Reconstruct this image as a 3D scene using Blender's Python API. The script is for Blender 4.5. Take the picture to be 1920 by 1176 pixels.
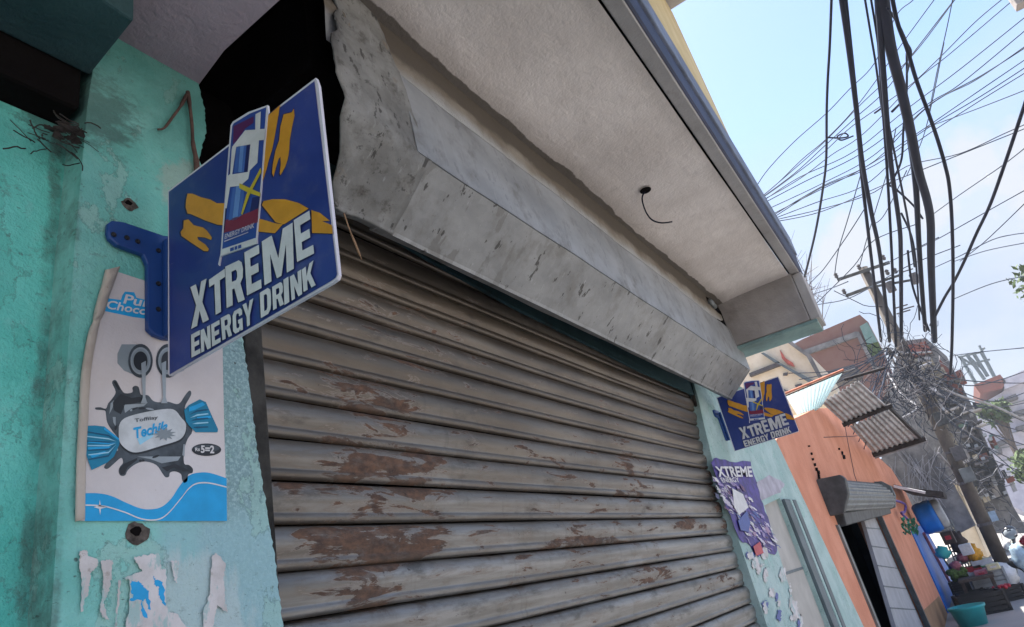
import bpy, bmesh, math, random
from mathutils import Vector, Matrix
from mathutils.geometry import tessellate_polygon

for o in list(bpy.data.objects):
    bpy.data.objects.remove(o)
scene = bpy.context.scene
C = scene.collection
rnd = random.Random(7)
H = 1.6                      # eye height of the photographer above the street, metres

# ------------------------------------------------------------------ camera
# world axes: +X along the street, +Y into the shop, +Z up; camera above the origin
CR = ((0.53985218, -0.81586129, -0.20719553),
      (0.23624897, 0.38310597, -0.89298166),
      (0.80792701, 0.43312836, 0.39956698))
FPX = 1280.0
cam_data = bpy.data.cameras.new('camera')
cam_data.sensor_fit = 'HORIZONTAL'
cam_data.sensor_width = 36.0
cam_data.lens = 36.0 * FPX / 1920.0
cam_data.clip_start = 0.02
cam_data.clip_end = 2000
cam = bpy.data.objects.new('camera', cam_data)
C.objects.link(cam)
cam.matrix_world = Matrix(((CR[0][0], -CR[1][0], -CR[2][0], 0),
                           (CR[0][1], -CR[1][1], -CR[2][1], 0),
                           (CR[0][2], -CR[1][2], -CR[2][2], H),
                           (0, 0, 0, 1)))
scene.camera = cam

# ------------------------------------------------------------------ sky and sun
SUN_EL, SUN_AZ = math.radians(66), math.radians(60)      # azimuth measured from +X towards +Y (behind the shop)
world = bpy.data.worlds.new('World')
scene.world = world
world.use_nodes = True
wt = world.node_tree
wt.nodes.clear()
wo = wt.nodes.new('ShaderNodeOutputWorld')
wb = wt.nodes.new('ShaderNodeBackground')
sky = wt.nodes.new('ShaderNodeTexSky')
sky.sky_type = 'NISHITA'
sky.sun_disc = False
sky.sun_elevation = SUN_EL
sky.sun_rotation = math.pi / 2 - SUN_AZ
sky.altitude = 900
sky.air_density = 1.1
sky.dust_density = 2.3
sky.ozone_density = 1.6
tc = wt.nodes.new('ShaderNodeTexCoord')
mp = wt.nodes.new('ShaderNodeMapping')
mp.inputs['Scale'].default_value = (1, 1, 2.2)
mp.inputs['Location'].default_value = (0.35, 0.1, 0.0)
nz = wt.nodes.new('ShaderNodeTexNoise')
nz.inputs['Scale'].default_value = 3.2
nz.inputs['Detail'].default_value = 9
nz.inputs['Roughness'].default_value = 0.52
cr = wt.nodes.new('ShaderNodeValToRGB')
cr.color_ramp.elements[0].position = 0.46
cr.color_ramp.elements[0].color = (0, 0, 0, 1)
cr.color_ramp.elements[1].position = 0.60
cr.color_ramp.elements[1].color = (1, 1, 1, 1)
sep = wt.nodes.new('ShaderNodeSeparateXYZ')
low = wt.nodes.new('ShaderNodeMapRange')            # clouds gather towards the horizon
low.inputs['From Min'].default_value = 0.52
low.inputs['From Max'].default_value = 0.34
low.inputs['To Min'].default_value = 0.0
low.inputs['To Max'].default_value = 0.8
mul = wt.nodes.new('ShaderNodeMath'); mul.operation = 'MULTIPLY'
mixc = wt.nodes.new('ShaderNodeMix'); mixc.data_type = 'RGBA'
mixc.inputs[7].default_value = (1.80, 2.02, 2.46, 1)    # sunlit cloud radiance, in the units of the sky texture
wt.links.new(tc.outputs['Generated'], mp.inputs['Vector'])
wt.links.new(mp.outputs['Vector'], nz.inputs['Vector'])
wt.links.new(nz.outputs['Fac'], cr.inputs['Fac'])
wt.links.new(tc.outputs['Generated'], sep.inputs['Vector'])
wt.links.new(sep.outputs['Z'], low.inputs['Value'])
wt.links.new(cr.outputs['Color'], mul.inputs[0])
wt.links.new(low.outputs['Result'], mul.inputs[1])
def wmath(op, a, b=None, clamp=False):
    n = wt.nodes.new('ShaderNodeMath'); n.operation = op; n.use_clamp = clamp
    for i, v in enumerate((a, b)):
        if v is None: continue
        if isinstance(v, (int, float)): n.inputs[i].default_value = v
        else: wt.links.new(v, n.inputs[i])
    return n.outputs[0]
def wdist(c):
    n = wt.nodes.new('ShaderNodeVectorMath'); n.operation = 'DISTANCE'
    wt.links.new(tc.outputs['Generated'], n.inputs[0]); n.inputs[1].default_value = c
    return n.outputs['Value']
nz2 = wt.nodes.new('ShaderNodeTexNoise'); nz2.inputs['Scale'].default_value = 13; nz2.inputs['Detail'].default_value = 8; nz2.inputs['Roughness'].default_value = 0.55
wt.links.new(tc.outputs['Generated'], nz2.inputs['Vector'])
puff = 0.0
for c, r in (((0.911, -0.165, 0.377), 0.052), ((0.913, -0.125, 0.372), 0.045), ((0.90, -0.215, 0.362), 0.05), ((0.915, -0.10, 0.335), 0.05), ((0.937, 0.0, 0.33), 0.07), ((0.92, -0.22, 0.31), 0.08)):
    f = wmath('ADD', wmath('SUBTRACT', 1.0, wmath('DIVIDE', wdist(c), r)), wmath('MULTIPLY', wmath('SUBTRACT', nz2.outputs['Fac'], 0.5), 2.2))
    f = wmath('MULTIPLY', f, 1.9, True)
    puff = wmath('MAXIMUM', puff, f)
bank = wt.nodes.new('ShaderNodeMapRange'); bank.inputs['From Min'].default_value = 0.52; bank.inputs['From Max'].default_value = 0.24; bank.inputs['To Min'].default_value = 0.0; bank.inputs['To Max'].default_value = 0.88
wt.links.new(sep.outputs['Z'], bank.inputs['Value'])
wt.links.new(bank.outputs['Result'], mixc.inputs[0])
cov = wmath('MAXIMUM', wmath('MULTIPLY', puff, 0.85), wmath('MULTIPLY', mul.outputs['Value'], 0.6))
mixp = wt.nodes.new('ShaderNodeMix'); mixp.data_type = 'RGBA'
mixp.inputs[7].default_value = (2.55, 2.62, 2.78, 1)
wt.links.new(cov, mixp.inputs[0]); wt.links.new(mixc.outputs[2], mixp.inputs[6])
wt.links.new(sky.outputs['Color'], mixc.inputs[6])
wt.links.new(mixp.outputs[2], wb.inputs['Color'])
wb.inputs['Strength'].default_value = 0.112
wt.links.new(wb.outputs['Background'], wo.inputs['Surface'])

sun_data = bpy.data.lights.new('sun', 'SUN')
sun_data.energy = 5.0
sun_data.angle = math.radians(0.6)
sun_data.color = (1.0, 0.95, 0.87)
sun = bpy.data.objects.new('sun', sun_data)
C.objects.link(sun)
sd = Vector((math.cos(SUN_EL) * math.cos(SUN_AZ), math.cos(SUN_EL) * math.sin(SUN_AZ), math.sin(SUN_EL)))
sun.rotation_euler = sd.to_track_quat('Z', 'Y').to_euler()
sun.location = (0, 0, 40)

vs = scene.view_settings
vs.view_transform = 'Standard'
vs.look = 'None'
vs.exposure = 1.62
vs.gamma = 1
vs.use_curve_mapping = False
scene.cycles.max_bounces = 8
scene.cycles.diffuse_bounces = 5

# ------------------------------------------------------------------ helpers: points
def ray(u, v):
    a, b = (u - 960) / FPX, (v - 588) / FPX
    return [CR[0][i] * a + CR[1][i] * b + CR[2][i] for i in range(3)]
def on_y(u, v, y):                   # where the sight line meets the wall plane y
    r = ray(u, v); t = y / r[1]
    return (r[0] * t, y, r[2] * t + H)
def on_x(u, v, x):
    r = ray(u, v); t = x / r[0]
    return (x, r[1] * t, r[2] * t + H)
def at_depth(u, v, d):
    r = ray(u, v)
    return Vector((r[0] * d, r[1] * d, r[2] * d + H))
def W(x, y, z):                      # eye-relative height to world height
    return (x, y, z + H)
def sub(pts, ox, oy, s):             # points measured on an enlarged detail
    return [(ox + s * a, oy + s * b) for a, b in pts]

# ------------------------------------------------------------------ helpers: meshes
class MB:
    def __init__(self):
        self.v, self.f = [], []
    def add(self, vs_, fs):
        n = len(self.v)
        self.v += [tuple(p) for p in vs_]
        self.f += [tuple(i + n for i in f) for f in fs]
        return self
    def box(self, x0, x1, y0, y1, z0, z1):
        p = [(x, y, z) for x in (x0, x1) for y in (y0, y1) for z in (z0, z1)]
        return self.add(p, [(0, 1, 3, 2), (4, 6, 7, 5), (0, 4, 5, 1), (2, 3, 7, 6), (0, 2, 6, 4), (1, 5, 7, 3)])
    def prism(self, poly, d):        # polygon of 3-D points swept along d, caps tessellated
        n = len(poly)
        d = Vector(d)
        a = [Vector(p) for p in poly]
        tri = tessellate_polygon([a])
        fs = [tuple(t) for t in tri] + [tuple(i + n for i in t) for t in tri]
        fs += [(i, (i + 1) % n, (i + 1) % n + n, i + n) for i in range(n)]
        return self.add(a + [p + d for p in a], fs)
    def flat(self, polys):           # outline and holes
        a = [[Vector(p) for p in q] for q in polys]
        tri = tessellate_polygon(a)
        return self.add([p for q in a for p in q], [tuple(t) for t in tri])
    def tube(self, path, r, n=6, cap=True):
        path = [Vector(p) for p in path]
        m = len(path)
        vs_, fs = [], []
        up = Vector((0.31, 0.57, 0.76)).normalized()
        for i, p in enumerate(path):
            t = (path[min(i + 1, m - 1)] - path[max(i - 1, 0)])
            if t.length < 1e-9: t = Vector((0, 0, 1))
            t.normalize()
            a = t.cross(up)
            if a.length < 1e-3: a = t.cross(Vector((1, 0, 0)))
            a.normalize(); b = t.cross(a)
            rr = r[i] if isinstance(r, (list, tuple)) else r
            for k in range(n):
                q = 2 * math.pi * k / n
                vs_.append(p + a * (math.cos(q) * rr) + b * (math.sin(q) * rr))
        for i in range(m - 1):
            for k in range(n):
                k2 = (k + 1) % n
                fs.append((i * n + k, i * n + k2, (i + 1) * n + k2, (i + 1) * n + k))
        if cap:
            fs.append(tuple(range(n - 1, -1, -1)))
            fs.append(tuple((m - 1) * n + k for k in range(n)))
        return self.add(vs_, fs)
    def grid(self, rows):            # rows of equally long point lists
        n = len(rows[0])
        fs = [(i * n + j, i * n + j + 1, (i + 1) * n + j + 1, (i + 1) * n + j) for i in range(len(rows) - 1) for j in range(n - 1)]
        return self.add([p for r_ in rows for p in r_], fs)
    def lathe(self, c, axis, prof, n=16):   # prof: (distance along axis, radius)
        axis = Vector(axis).normalized(); c = Vector(c)
        a = axis.orthogonal().normalized(); b = axis.cross(a)
        rows = [[c + axis * h + (a * math.cos(2 * math.pi * k / n) + b * math.sin(2 * math.pi * k / n)) * r for k in range(n + 1)] for h, r in prof]
        return self.grid(rows)
    def blob(self, c, r, seed=0, n=7, amp=0.18):
        q = random.Random(seed)
        rows = []
        rx, ry, rz = r if isinstance(r, (tuple, list)) else (r, r, r)
        jit = [[1 + q.uniform(-amp, amp) for _ in range(n + 1)] for _ in range(n)]
        for i in range(n):
            th = math.pi * i / (n - 1); row = []
            for k in range(n + 1):
                ph = 2 * math.pi * (k % n) / n
                j = jit[i][k % n] if 0 < i < n - 1 else 1
                row.append((c[0] + rx * j * math.sin(th) * math.cos(ph), c[1] + ry * j * math.sin(th) * math.sin(ph), c[2] + rz * j * math.cos(th)))
            rows.append(row)
        return self.grid(rows)
    def build(self, name, m, parent=None, smooth=False, bevel=0, solid=0):
        me = bpy.data.meshes.new(name)
        off = Vector(parent_loc(parent))
        me.from_pydata([Vector(p) - off for p in self.v], [], self.f)
        bm = bmesh.new(); bm.from_mesh(me)
        bmesh.ops.remove_doubles(bm, verts=bm.verts, dist=1e-6)
        bmesh.ops.recalc_face_normals(bm, faces=bm.faces)
        bm.to_mesh(me); bm.free()
        if smooth:
            for p in me.polygons: p.use_smooth = True
        me.materials.append(m)
        o = bpy.data.objects.new(name, me)
        C.objects.link(o)
        if parent: o.parent = parent
        if bevel:
            b = o.modifiers.new('bevel', 'BEVEL'); b.width = bevel; b.segments = 2; b.limit_method = 'ANGLE'; b.angle_limit = math.radians(40)
        if solid:
            s = o.modifiers.new('solid', 'SOLIDIFY'); s.thickness = solid; s.offset = 0
        return o
def parent_loc(p):
    l = Vector((0, 0, 0))
    while p:
        l = l + p.location; p = p.parent
    return l
def tag(o, label=None, cat=None, group=None, kind=None):
    if label: o['label'] = label
    if cat: o['category'] = cat
    if group: o['group'] = group
    if kind: o['kind'] = kind
    return o
def thing(name, loc, label, cat, group=None):
    o = bpy.data.objects.new(name, None)
    o.empty_display_size = 0.1
    C.objects.link(o); o.location = loc
    return tag(o, label, cat, group)
def copy_tree(o, parent=None):
    c = o.copy(); C.objects.link(c); c.parent = parent
    for ch in list(o.children): copy_tree(ch, c)
    return c
def catmull(pts, n=6):
    out = []
    for i in range(len(pts) - 1):
        p0, p1, p2, p3 = pts[max(i - 1, 0)], pts[i], pts[i + 1], pts[min(i + 2, len(pts) - 1)]
        for k in range(n):
            t = k / n
            out.append(tuple(0.5 * (2 * b + (c - a) * t + (2 * a - 5 * b + 4 * c - d) * t * t + (3 * b - a - 3 * c + d) * t ** 3) for a, b, c, d in zip(p0, p1, p2, p3)))
    out.append(tuple(pts[-1]))
    return out

# ------------------------------------------------------------------ helpers: materials
class NT:
    def __init__(self, name):
        self.m = bpy.data.materials.new(name); self.m.use_nodes = True
        self.t = self.m.node_tree
        self.b = self.t.nodes['Principled BSDF']
        self._pos = None
    def new(self, ty, **kw):
        n = self.t.nodes.new(ty)
        for k, v in kw.items(): setattr(n, k, v)
        return n
    def put(self, sock, v):
        if hasattr(v, 'is_linked') or hasattr(v, 'links'): self.t.links.new(v, sock)
        elif isinstance(v, (tuple, list)) and sock.type == 'RGBA' and len(v) == 3: sock.default_value = (*v, 1)
        else: sock.default_value = v
    def pos(self):
        if not self._pos: self._pos = self.new('ShaderNodeNewGeometry').outputs['Position']
        return self._pos
    def obj(self): return self.new('ShaderNodeTexCoord').outputs['Object']
    def map(self, vec, scale=(1, 1, 1), loc=(0, 0, 0), rot=(0, 0, 0)):
        n = self.new('ShaderNodeMapping')
        self.put(n.inputs['Vector'], vec); n.inputs['Scale'].default_value = scale; n.inputs['Location'].default_value = loc; n.inputs['Rotation'].default_value = rot
        return n.outputs['Vector']
    def noise(self, scale, detail=4, rough=0.55, vec=None, dist=0.0):
        n = self.new('ShaderNodeTexNoise')
        self.put(n.inputs['Vector'], vec if vec is not None else self.pos())
        n.inputs['Scale'].default_value = scale; n.inputs['Detail'].default_value = detail; n.inputs['Roughness'].default_value = rough; n.inputs['Distortion'].default_value = dist
        return n.outputs['Fac']
    def voronoi(self, scale, vec=None, feature='F1', out='Distance'):
        n = self.new('ShaderNodeTexVoronoi', feature=feature)
        self.put(n.inputs['Vector'], vec if vec is not None else self.pos()); n.inputs['Scale'].default_value = scale
        return n.outputs[out]
    def math(self, op, a, b=0.0, clamp=False):
        n = self.new('ShaderNodeMath', operation=op, use_clamp=clamp)
        self.put(n.inputs[0], a); self.put(n.inputs[1], b)
        return n.outputs[0]
    def step(self, v, lo, hi, a=0.0, b=1.0):
        n = self.new('ShaderNodeMapRange', interpolation_type='SMOOTHSTEP')
        self.put(n.inputs['Value'], v)
        n.inputs['From Min'].default_value = lo; n.inputs['From Max'].default_value = hi
        n.inputs['To Min'].default_value = a; n.inputs['To Max'].default_value = b
        return n.outputs['Result']
    def mix(self, f, a, b, mode='MIX'):
        n = self.new('ShaderNodeMix', data_type='RGBA', blend_type=mode)
        self.put(n.inputs[0], f); self.put(n.inputs[6], a); self.put(n.inputs[7], b)
        return n.outputs[2]
    def xyz(self, vec=None):
        n = self.new('ShaderNodeSeparateXYZ'); self.put(n.inputs[0], vec if vec is not None else self.pos())
        return n.outputs
    def spot(self, c, r, vec=None):      # soft ellipse round a world point: 1 at its centre, 0 at its rim
        v = self.map(vec if vec is not None else self.pos(), scale=tuple(1 / q for q in r), loc=tuple(-a / q for a, q in zip(c, r)))
        n = self.new('ShaderNodeVectorMath', operation='LENGTH'); self.put(n.inputs[0], v)
        return self.step(n.outputs['Value'], 1.0, 0.0)
    def bump(self, h, strength=0.3, dist=0.01, prev=None):
        n = self.new('ShaderNodeBump'); self.put(n.inputs['Height'], h)
        n.inputs['Strength'].default_value = strength; n.inputs['Distance'].default_value = dist
        if prev is not None: self.put(n.inputs['Normal'], prev)
        return n.outputs['Normal']
    def done(self, col, rough=0.8, metal=0.0, normal=None, spec=0.3):
        self.put(self.b.inputs['Base Color'], col); self.put(self.b.inputs['Roughness'], rough); self.put(self.b.inputs['Metallic'], metal)
        self.b.inputs['Specular IOR Level'].default_value = spec
        if normal is not None: self.put(self.b.inputs['Normal'], normal)
        return self.m
_cache = {}
def simple(name, col, rough=0.7, metal=0.0, var=0.25, scale=9.0, bump=0.0, spec=0.3):
    if name in _cache: return _cache[name]
    n = NT(name)
    f = n.noise(scale, 5, 0.6)
    dark = tuple(c * (1 - var) for c in col); light = tuple(min(1, c * (1 + var * 0.7)) for c in col)
    c = n.mix(n.step(f, 0.3, 0.7), dark, light)
    nm = n.bump(n.noise(scale * 12, 4), bump, 0.004) if bump else None
    _cache[name] = n.done(c, rough, metal, nm, spec)
    return _cache[name]
def ink(name, col, rough=0.42):
    return simple(name, col, rough, 0, 0.10, 30.0, 0, 0.35)

def mat_teal(kind):
    n = NT('teal_plaster_' + kind)
    x, y, z = n.xyz()
    if kind == 'pillar':
        a, b = (0.15, 0.465, 0.415), (0.26, 0.59, 0.54)
    elif kind == 'side':
        a, b = (0.095, 0.50, 0.435), (0.18, 0.64, 0.575)
    else:
        a, b = (0.33, 0.47, 0.455), (0.45, 0.58, 0.565)
    base = n.mix(n.step(n.noise(4.5, 6, 0.62), 0.35, 0.68), a, b)
    base = n.mix(n.step(n.noise(26, 5, 0.7), 0.52, 0.75, 0, 0.35), base, (0.30, 0.56, 0.55))
    h = n.noise(190, 4, 0.6)
    if kind == 'pillar':
        # the bare grey-blue render along the door edge
        edge = n.math('ADD', x, n.math('MULTIPLY', n.math('SUBTRACT', n.noise(16, 5), 0.5), 0.05))
        bare = n.step(edge, 0.605, 0.635)
        lowz = n.math('ADD', z, n.math('MULTIPLY', n.noise(11, 4), 0.2))
        bare = n.math('MULTIPLY', bare, n.step(lowz, H + 0.82, H + 0.66))
        bl = n.mix(n.step(n.noise(150, 3, 0.7), 0.45, 0.62), (0.22, 0.35, 0.37), (0.36, 0.52, 0.54))
        base = n.mix(bare, base, bl)
        pale = n.math('MULTIPLY', n.step(n.math('ADD', x, n.math('MULTIPLY', n.noise(14, 4), 0.08)), 0.58, 0.62), n.step(z, H + 0.26, H + 0.2))
        base = n.mix(n.math('MULTIPLY', pale, 0.75), base, (0.33, 0.54, 0.58))
        glue = n.step(n.math('ADD', n.spot((0.60, 0.9, H + 0.06), (0.19, 1, 0.22)), n.math('MULTIPLY', n.math('SUBTRACT', n.noise(1.0, 8, 0.7, n.map(n.pos(), (34, 30, 9))), 0.5), 1.1)), 0.38, 0.62)
        base = n.mix(n.math('MULTIPLY', glue, 0.68), base, (0.50, 0.60, 0.60))
        patch = n.step(n.math('ADD', n.spot((0.615, 0.9, H + 0.79), (0.10, 1, 0.12)), n.math('MULTIPLY', n.math('SUBTRACT', n.noise(26, 7, 0.7), 0.5), 1.3)), 0.30, 0.55)
        base = n.mix(n.math('MULTIPLY', patch, 0.7), base, (0.36, 0.45, 0.40))
    fk = n.noise(1.0, 8, 0.66, n.map(n.pos(), (9, 9, 6.5), loc=(4, 2, 7)))
    old = n.step(fk, 0.585, 0.597)
    base = n.mix(n.math('MULTIPLY', old, 0.55), base, (0.34, 0.55, 0.50) if kind != 'side' else (0.12, 0.50, 0.44))
    rimf = n.math('MULTIPLY', n.step(fk, 0.575, 0.585), n.step(fk, 0.60, 0.59))
    base = n.mix(n.math('MULTIPLY', rimf, 0.4), base, (0.08, 0.16, 0.14))
    # flakes, pits, grime and painted-in shade
    chips = n.step(n.noise(75, 6, 0.72), 0.63, 0.69)
    base = n.mix(n.math('MULTIPLY', chips, 0.55), base, (0.09, 0.13, 0.12))
    sc = n.noise(1.0, 7, 0.7, n.map(n.pos(), (22, 20, 42), rot=(0, 0.5, 0)))
    base = n.mix(n.math('MULTIPLY', n.step(sc, 0.60, 0.68), 0.45), base, (0.12, 0.17, 0.16))
    soot_shade = n.math('MULTIPLY', n.step(n.math('ADD', z, n.math('MULTIPLY', n.noise(7, 6, 0.65), 0.5)), H + 0.92, H + 1.38), 0.66)  # sooty stains, with the beam's shade painted into the upper wall colour
    base = n.mix(soot_shade, base, (0.035, 0.115, 0.095))
    if kind != 'far':
        gx = n.math('ADD', x, n.math('MULTIPLY', n.math('SUBTRACT', n.noise(13, 7, 0.72), 0.5), 0.03))
        gr = n.math('MULTIPLY', n.step(gx, 0.438, 0.430), n.step(gx, 0.410, 0.420))
        base = n.mix(n.math('MULTIPLY', gr, n.step(n.noise(11, 6, 0.7), 0.42, 0.64, 0.08, 0.62)), base, (0.075, 0.10, 0.085))  # dark strip paints in the groove's shade, broken up by grime
        nest = n.step(n.math('ADD', n.spot((0.44, 0.9, H + 0.87), (0.17, 1, 0.17)), n.math('MULTIPLY', n.math('SUBTRACT', n.noise(24, 7, 0.75, n.map(n.pos(), (1, 1, 2))), 0.5), 1.5)), 0.42, 0.85)
        base = n.mix(n.math('MULTIPLY', nest, 0.6), base, (0.035, 0.045, 0.042))
    scr = n.noise(1.0, 7, 0.72, n.map(n.pos(), (50, 40, 130), rot=(0, 0.35, 0)))
    base = n.mix(n.math('MULTIPLY', n.step(scr, 0.615, 0.66), n.step(n.noise(5, 4), 0.42, 0.6, 0.1, 0.8)), base, (0.06, 0.09, 0.08))
    dots = n.step(n.voronoi(42, None, 'F1', 'Distance'), 0.13, 0.08)
    base = n.mix(n.math('MULTIPLY', dots, n.step(n.noise(15, 4), 0.56, 0.62, 0, 0.8)), base, (0.05, 0.06, 0.055))
    streak = n.noise(1.0, 5, 0.6, n.map(n.pos(), (34, 34, 2.2)))
    base = n.mix(n.step(streak, 0.6, 0.78, 0, 0.28), base, (0.13, 0.20, 0.19))
    nm = n.bump(n.noise(22, 6, 0.65), 0.7, 0.014)
    nm = n.bump(h, 0.7, 0.0035, nm)
    nm = n.bump(chips, -0.5, 0.002, nm)
    nm = n.bump(old, -0.6, 0.0018, nm)
    return n.done(base, 0.72, 0, nm, 0.25)

def mat_slat():
    n = NT('weathered_galvanised_slat')
    p = n.pos(); x, y, z = n.xyz()
    st = n.noise(1.0, 6, 0.6, n.map(p, (2.2, 2, 34)))
    zinc = n.mix(n.step(st, 0.35, 0.66), (0.18, 0.178, 0.17), (0.32, 0.325, 0.325))
    sandy_shade = n.mix(n.step(n.noise(1.0, 5, 0.6, n.map(p, (1.6, 1, 9))), 0.35, 0.7), (0.088, 0.072, 0.058), (0.168, 0.142, 0.114))  # brown staining, darkened to paint in the shade under the hood
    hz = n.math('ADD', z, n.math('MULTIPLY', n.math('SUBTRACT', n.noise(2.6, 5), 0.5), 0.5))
    base = n.mix(n.step(hz, H + 0.10, H + 0.62, 0.22, 0.95), zinc, sandy_shade)
    # rust where the coating has flaked: columns under the pull handles, and the door edge
    spots = None
    for cx, cz, rx, rz, w in ((1.12, 0.50, 0.34, 0.13, 1.0), (1.14, 0.34, 0.40, 0.20, 1.1), (1.08, 0.19, 0.44, 0.13, 1.1), (1.02, 0.09, 0.26, 0.07, .9), (2.02, 0.165, 0.55, 0.035, 1.25),
                              (2.50, 0.42, 0.26, 0.36, .85), (2.95, 0.205, 0.40, 0.05, 1.2), (2.45, 0.03, 0.42, 0.10, .8), (3.56, 0.35, 0.20, 0.34, 1.2), (1.5, -0.03, 0.3, 0.05, .9),
                              (0.87, 0.25, 0.07, 0.25, .7), (3.3, -0.05, 0.5, 0.1, .7), (2.0, 0.25, 1.6, 0.75, .42), (1.3, 0.72, 0.8, 0.3, .55), (1.9, -0.15, 1.0, 0.12, .7)):
        s = n.math('MULTIPLY', n.spot((cx, 1.0, H + cz), (rx, 1.0, rz)), w)
        spots = s if spots is None else n.math('MAXIMUM', spots, s)
    fl = n.noise(1.0, 9, 0.66, n.map(p, (6.5, 5, 34)), 0.5)
    rf = n.math('ADD', n.math('MULTIPLY', spots, 0.24), fl)
    rust_m = n.math('MULTIPLY', n.step(rf, 0.655, 0.71), n.step(n.noise(1.0, 5, 0.7, n.map(p, (18, 10, 40))), 0.30, 0.52, 0.45, 0.92))
    wash = n.math('MULTIPLY', n.step(rf, 0.56, 0.68), 0.45)
    base = n.mix(wash, base, (0.135, 0.098, 0.072))
    rcol = n.mix(n.step(n.noise(1.0, 6, 0.7, n.map(p, (30, 30, 60))), 0.35, 0.68), (0.062, 0.036, 0.028), (0.165, 0.088, 0.054))
    base = n.mix(rust_m, base, rcol)
    rim = n.math('MULTIPLY', n.step(rf, 0.645, 0.672), n.step(rf, 0.70, 0.675))
    base = n.mix(n.math('MULTIPLY', rim, 0.35), base, (0.33, 0.32, 0.30))
    ph = n.math('FRACT', n.math('DIVIDE', n.math('SUBTRACT', z, H + 0.557 - PITCH * 40), PITCH))
    seam = n.math('MAXIMUM', n.step(ph, 0.26, 0.14, 0, 0.45), n.step(ph, 0.90, 0.99, 0, 0.95))
    seam = n.math('MULTIPLY', seam, n.step(n.noise(1.0, 6, 0.65, n.map(p, (5, 5, 14))), 0.32, 0.62, 0.15, 1.0))
    base = n.mix(seam, base, (0.085, 0.066, 0.050))
    bleed = n.math('MULTIPLY', n.step(ph, 0.55, 0.98), n.step(n.noise(1.0, 7, 0.68, n.map(p, (9, 8, 5))), 0.52, 0.66, 0, 0.75))
    base = n.mix(bleed, base, (0.105, 0.062, 0.040))
    smud = n.math('MULTIPLY', n.step(n.noise(1.0, 6, 0.68, n.map(p, (4.5, 4, 13), loc=(5, 1, 9))), 0.54, 0.70), 0.7)
    base = n.mix(smud, base, (0.060, 0.054, 0.049))
    pits = n.step(n.noise(1.0, 7, 0.75, n.map(p, (26, 20, 40))), 0.64, 0.68)
    base = n.mix(n.math('MULTIPLY', pits, 0.8), base, (0.035, 0.03, 0.028))
    drip = n.noise(1.0, 6, 0.65, n.map(p, (26, 10, 1.6)))
    base = n.mix(n.step(drip, 0.56, 0.75, 0, 0.45), base, (0.075, 0.066, 0.058))
    nm = n.bump(n.noise(1.0, 4, 0.6, n.map(p, (5, 5, 12))), 0.25, 0.01)
    nm = n.bump(rust_m, -0.4, 0.0012, nm)
    nm = n.bump(n.noise(160, 4), 0.2, 0.0015, nm)
    return n.done(base, n.mix(rust_m, (0.42, 0.42, 0.42), (0.9, 0.9, 0.9)), n.math('MULTIPLY', n.math('SUBTRACT', 1.0, rust_m), 0.5), nm, 0.4)

def mat_hood(kind):
    n = NT('galvanised_hood_' + kind)
    p = n.pos(); x, y, z = n.xyz()
    sp = n.voronoi(34, n.map(p, (1, 1, 1)), 'F1', 'Color')
    spx = n.xyz(sp)[0]
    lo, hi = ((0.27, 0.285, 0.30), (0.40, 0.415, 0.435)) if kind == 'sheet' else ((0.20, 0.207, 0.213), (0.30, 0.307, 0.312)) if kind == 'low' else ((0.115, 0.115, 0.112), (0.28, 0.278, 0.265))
    cl = n.noise(1.0, 6, 0.62, n.map(p, (4, 6, 6)))
    base = n.mix(n.step(cl, 0.3, 0.72), lo, hi)
    base = n.mix(n.math('MULTIPLY', spx, 0.12), base, (0.46, 0.475, 0.49))
    base = n.mix(n.step(n.noise(1.0, 8, 0.7, n.map(p, (9, 7, 8), loc=(8, 3, 1))), 0.48, 0.68, 0, 0.6), base, (0.155, 0.15, 0.14))
    scr = n.noise(1.0, 5, 0.7, n.map(p, (60, 20, 9), rot=(0, 0.7, 0)))
    base = n.mix(n.step(scr, 0.62, 0.72, 0, 0.35), base, (0.52, 0.54, 0.55))
    drips = n.noise(1.0, 6, 0.6, n.map(p, (15, 6, 2.6)), 0.3)
    base = n.mix(n.step(drips, 0.60, 0.64, 0, 0.45 if kind == 'patch' else 0.12), base, (0.17, 0.168, 0.16))
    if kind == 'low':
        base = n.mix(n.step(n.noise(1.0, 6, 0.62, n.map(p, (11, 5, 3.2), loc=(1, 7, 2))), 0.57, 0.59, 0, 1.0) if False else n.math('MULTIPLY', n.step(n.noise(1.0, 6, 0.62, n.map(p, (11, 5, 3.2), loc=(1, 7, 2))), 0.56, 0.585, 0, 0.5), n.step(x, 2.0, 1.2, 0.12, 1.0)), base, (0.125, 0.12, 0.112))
    dark = n.step(n.noise(1.0, 5, 0.62, n.map(p, (30, 14, 15), loc=(3, 1, 2))), 0.615, 0.645)
    if kind == 'sheet': dark = n.math('MULTIPLY', dark, 0.25)
    base = n.mix(n.math('MULTIPLY', dark, 0.85), base, (0.045, 0.043, 0.04))
    if kind == 'patch':
        g = n.step(n.noise(20, 7, 0.75), 0.5, 0.68)
        base = n.mix(n.math('MULTIPLY', g, 0.85), base, (0.095, 0.088, 0.08))
        base = n.mix(n.step(n.noise(45, 5, 0.7), 0.6, 0.66, 0, 0.7), base, (0.05, 0.048, 0.045))
        base = n.mix(n.step(n.noise(11, 5), 0.62, 0.7, 0, 0.5), base, (0.25, 0.19, 0.13))
    nm = n.bump(n.noise(1.0, 3, 0.5, n.map(p, (3.2, 8, 8))), 0.32, 0.02)
    nm = n.bump(n.noise(70, 5, 0.6), 0.25 if kind != 'patch' else 0.6, 0.002, nm)
    return n.done(base, 0.50 if kind != 'patch' else 0.78, 0.5 if kind != 'patch' else 0.1, nm, 0.4)

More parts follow.
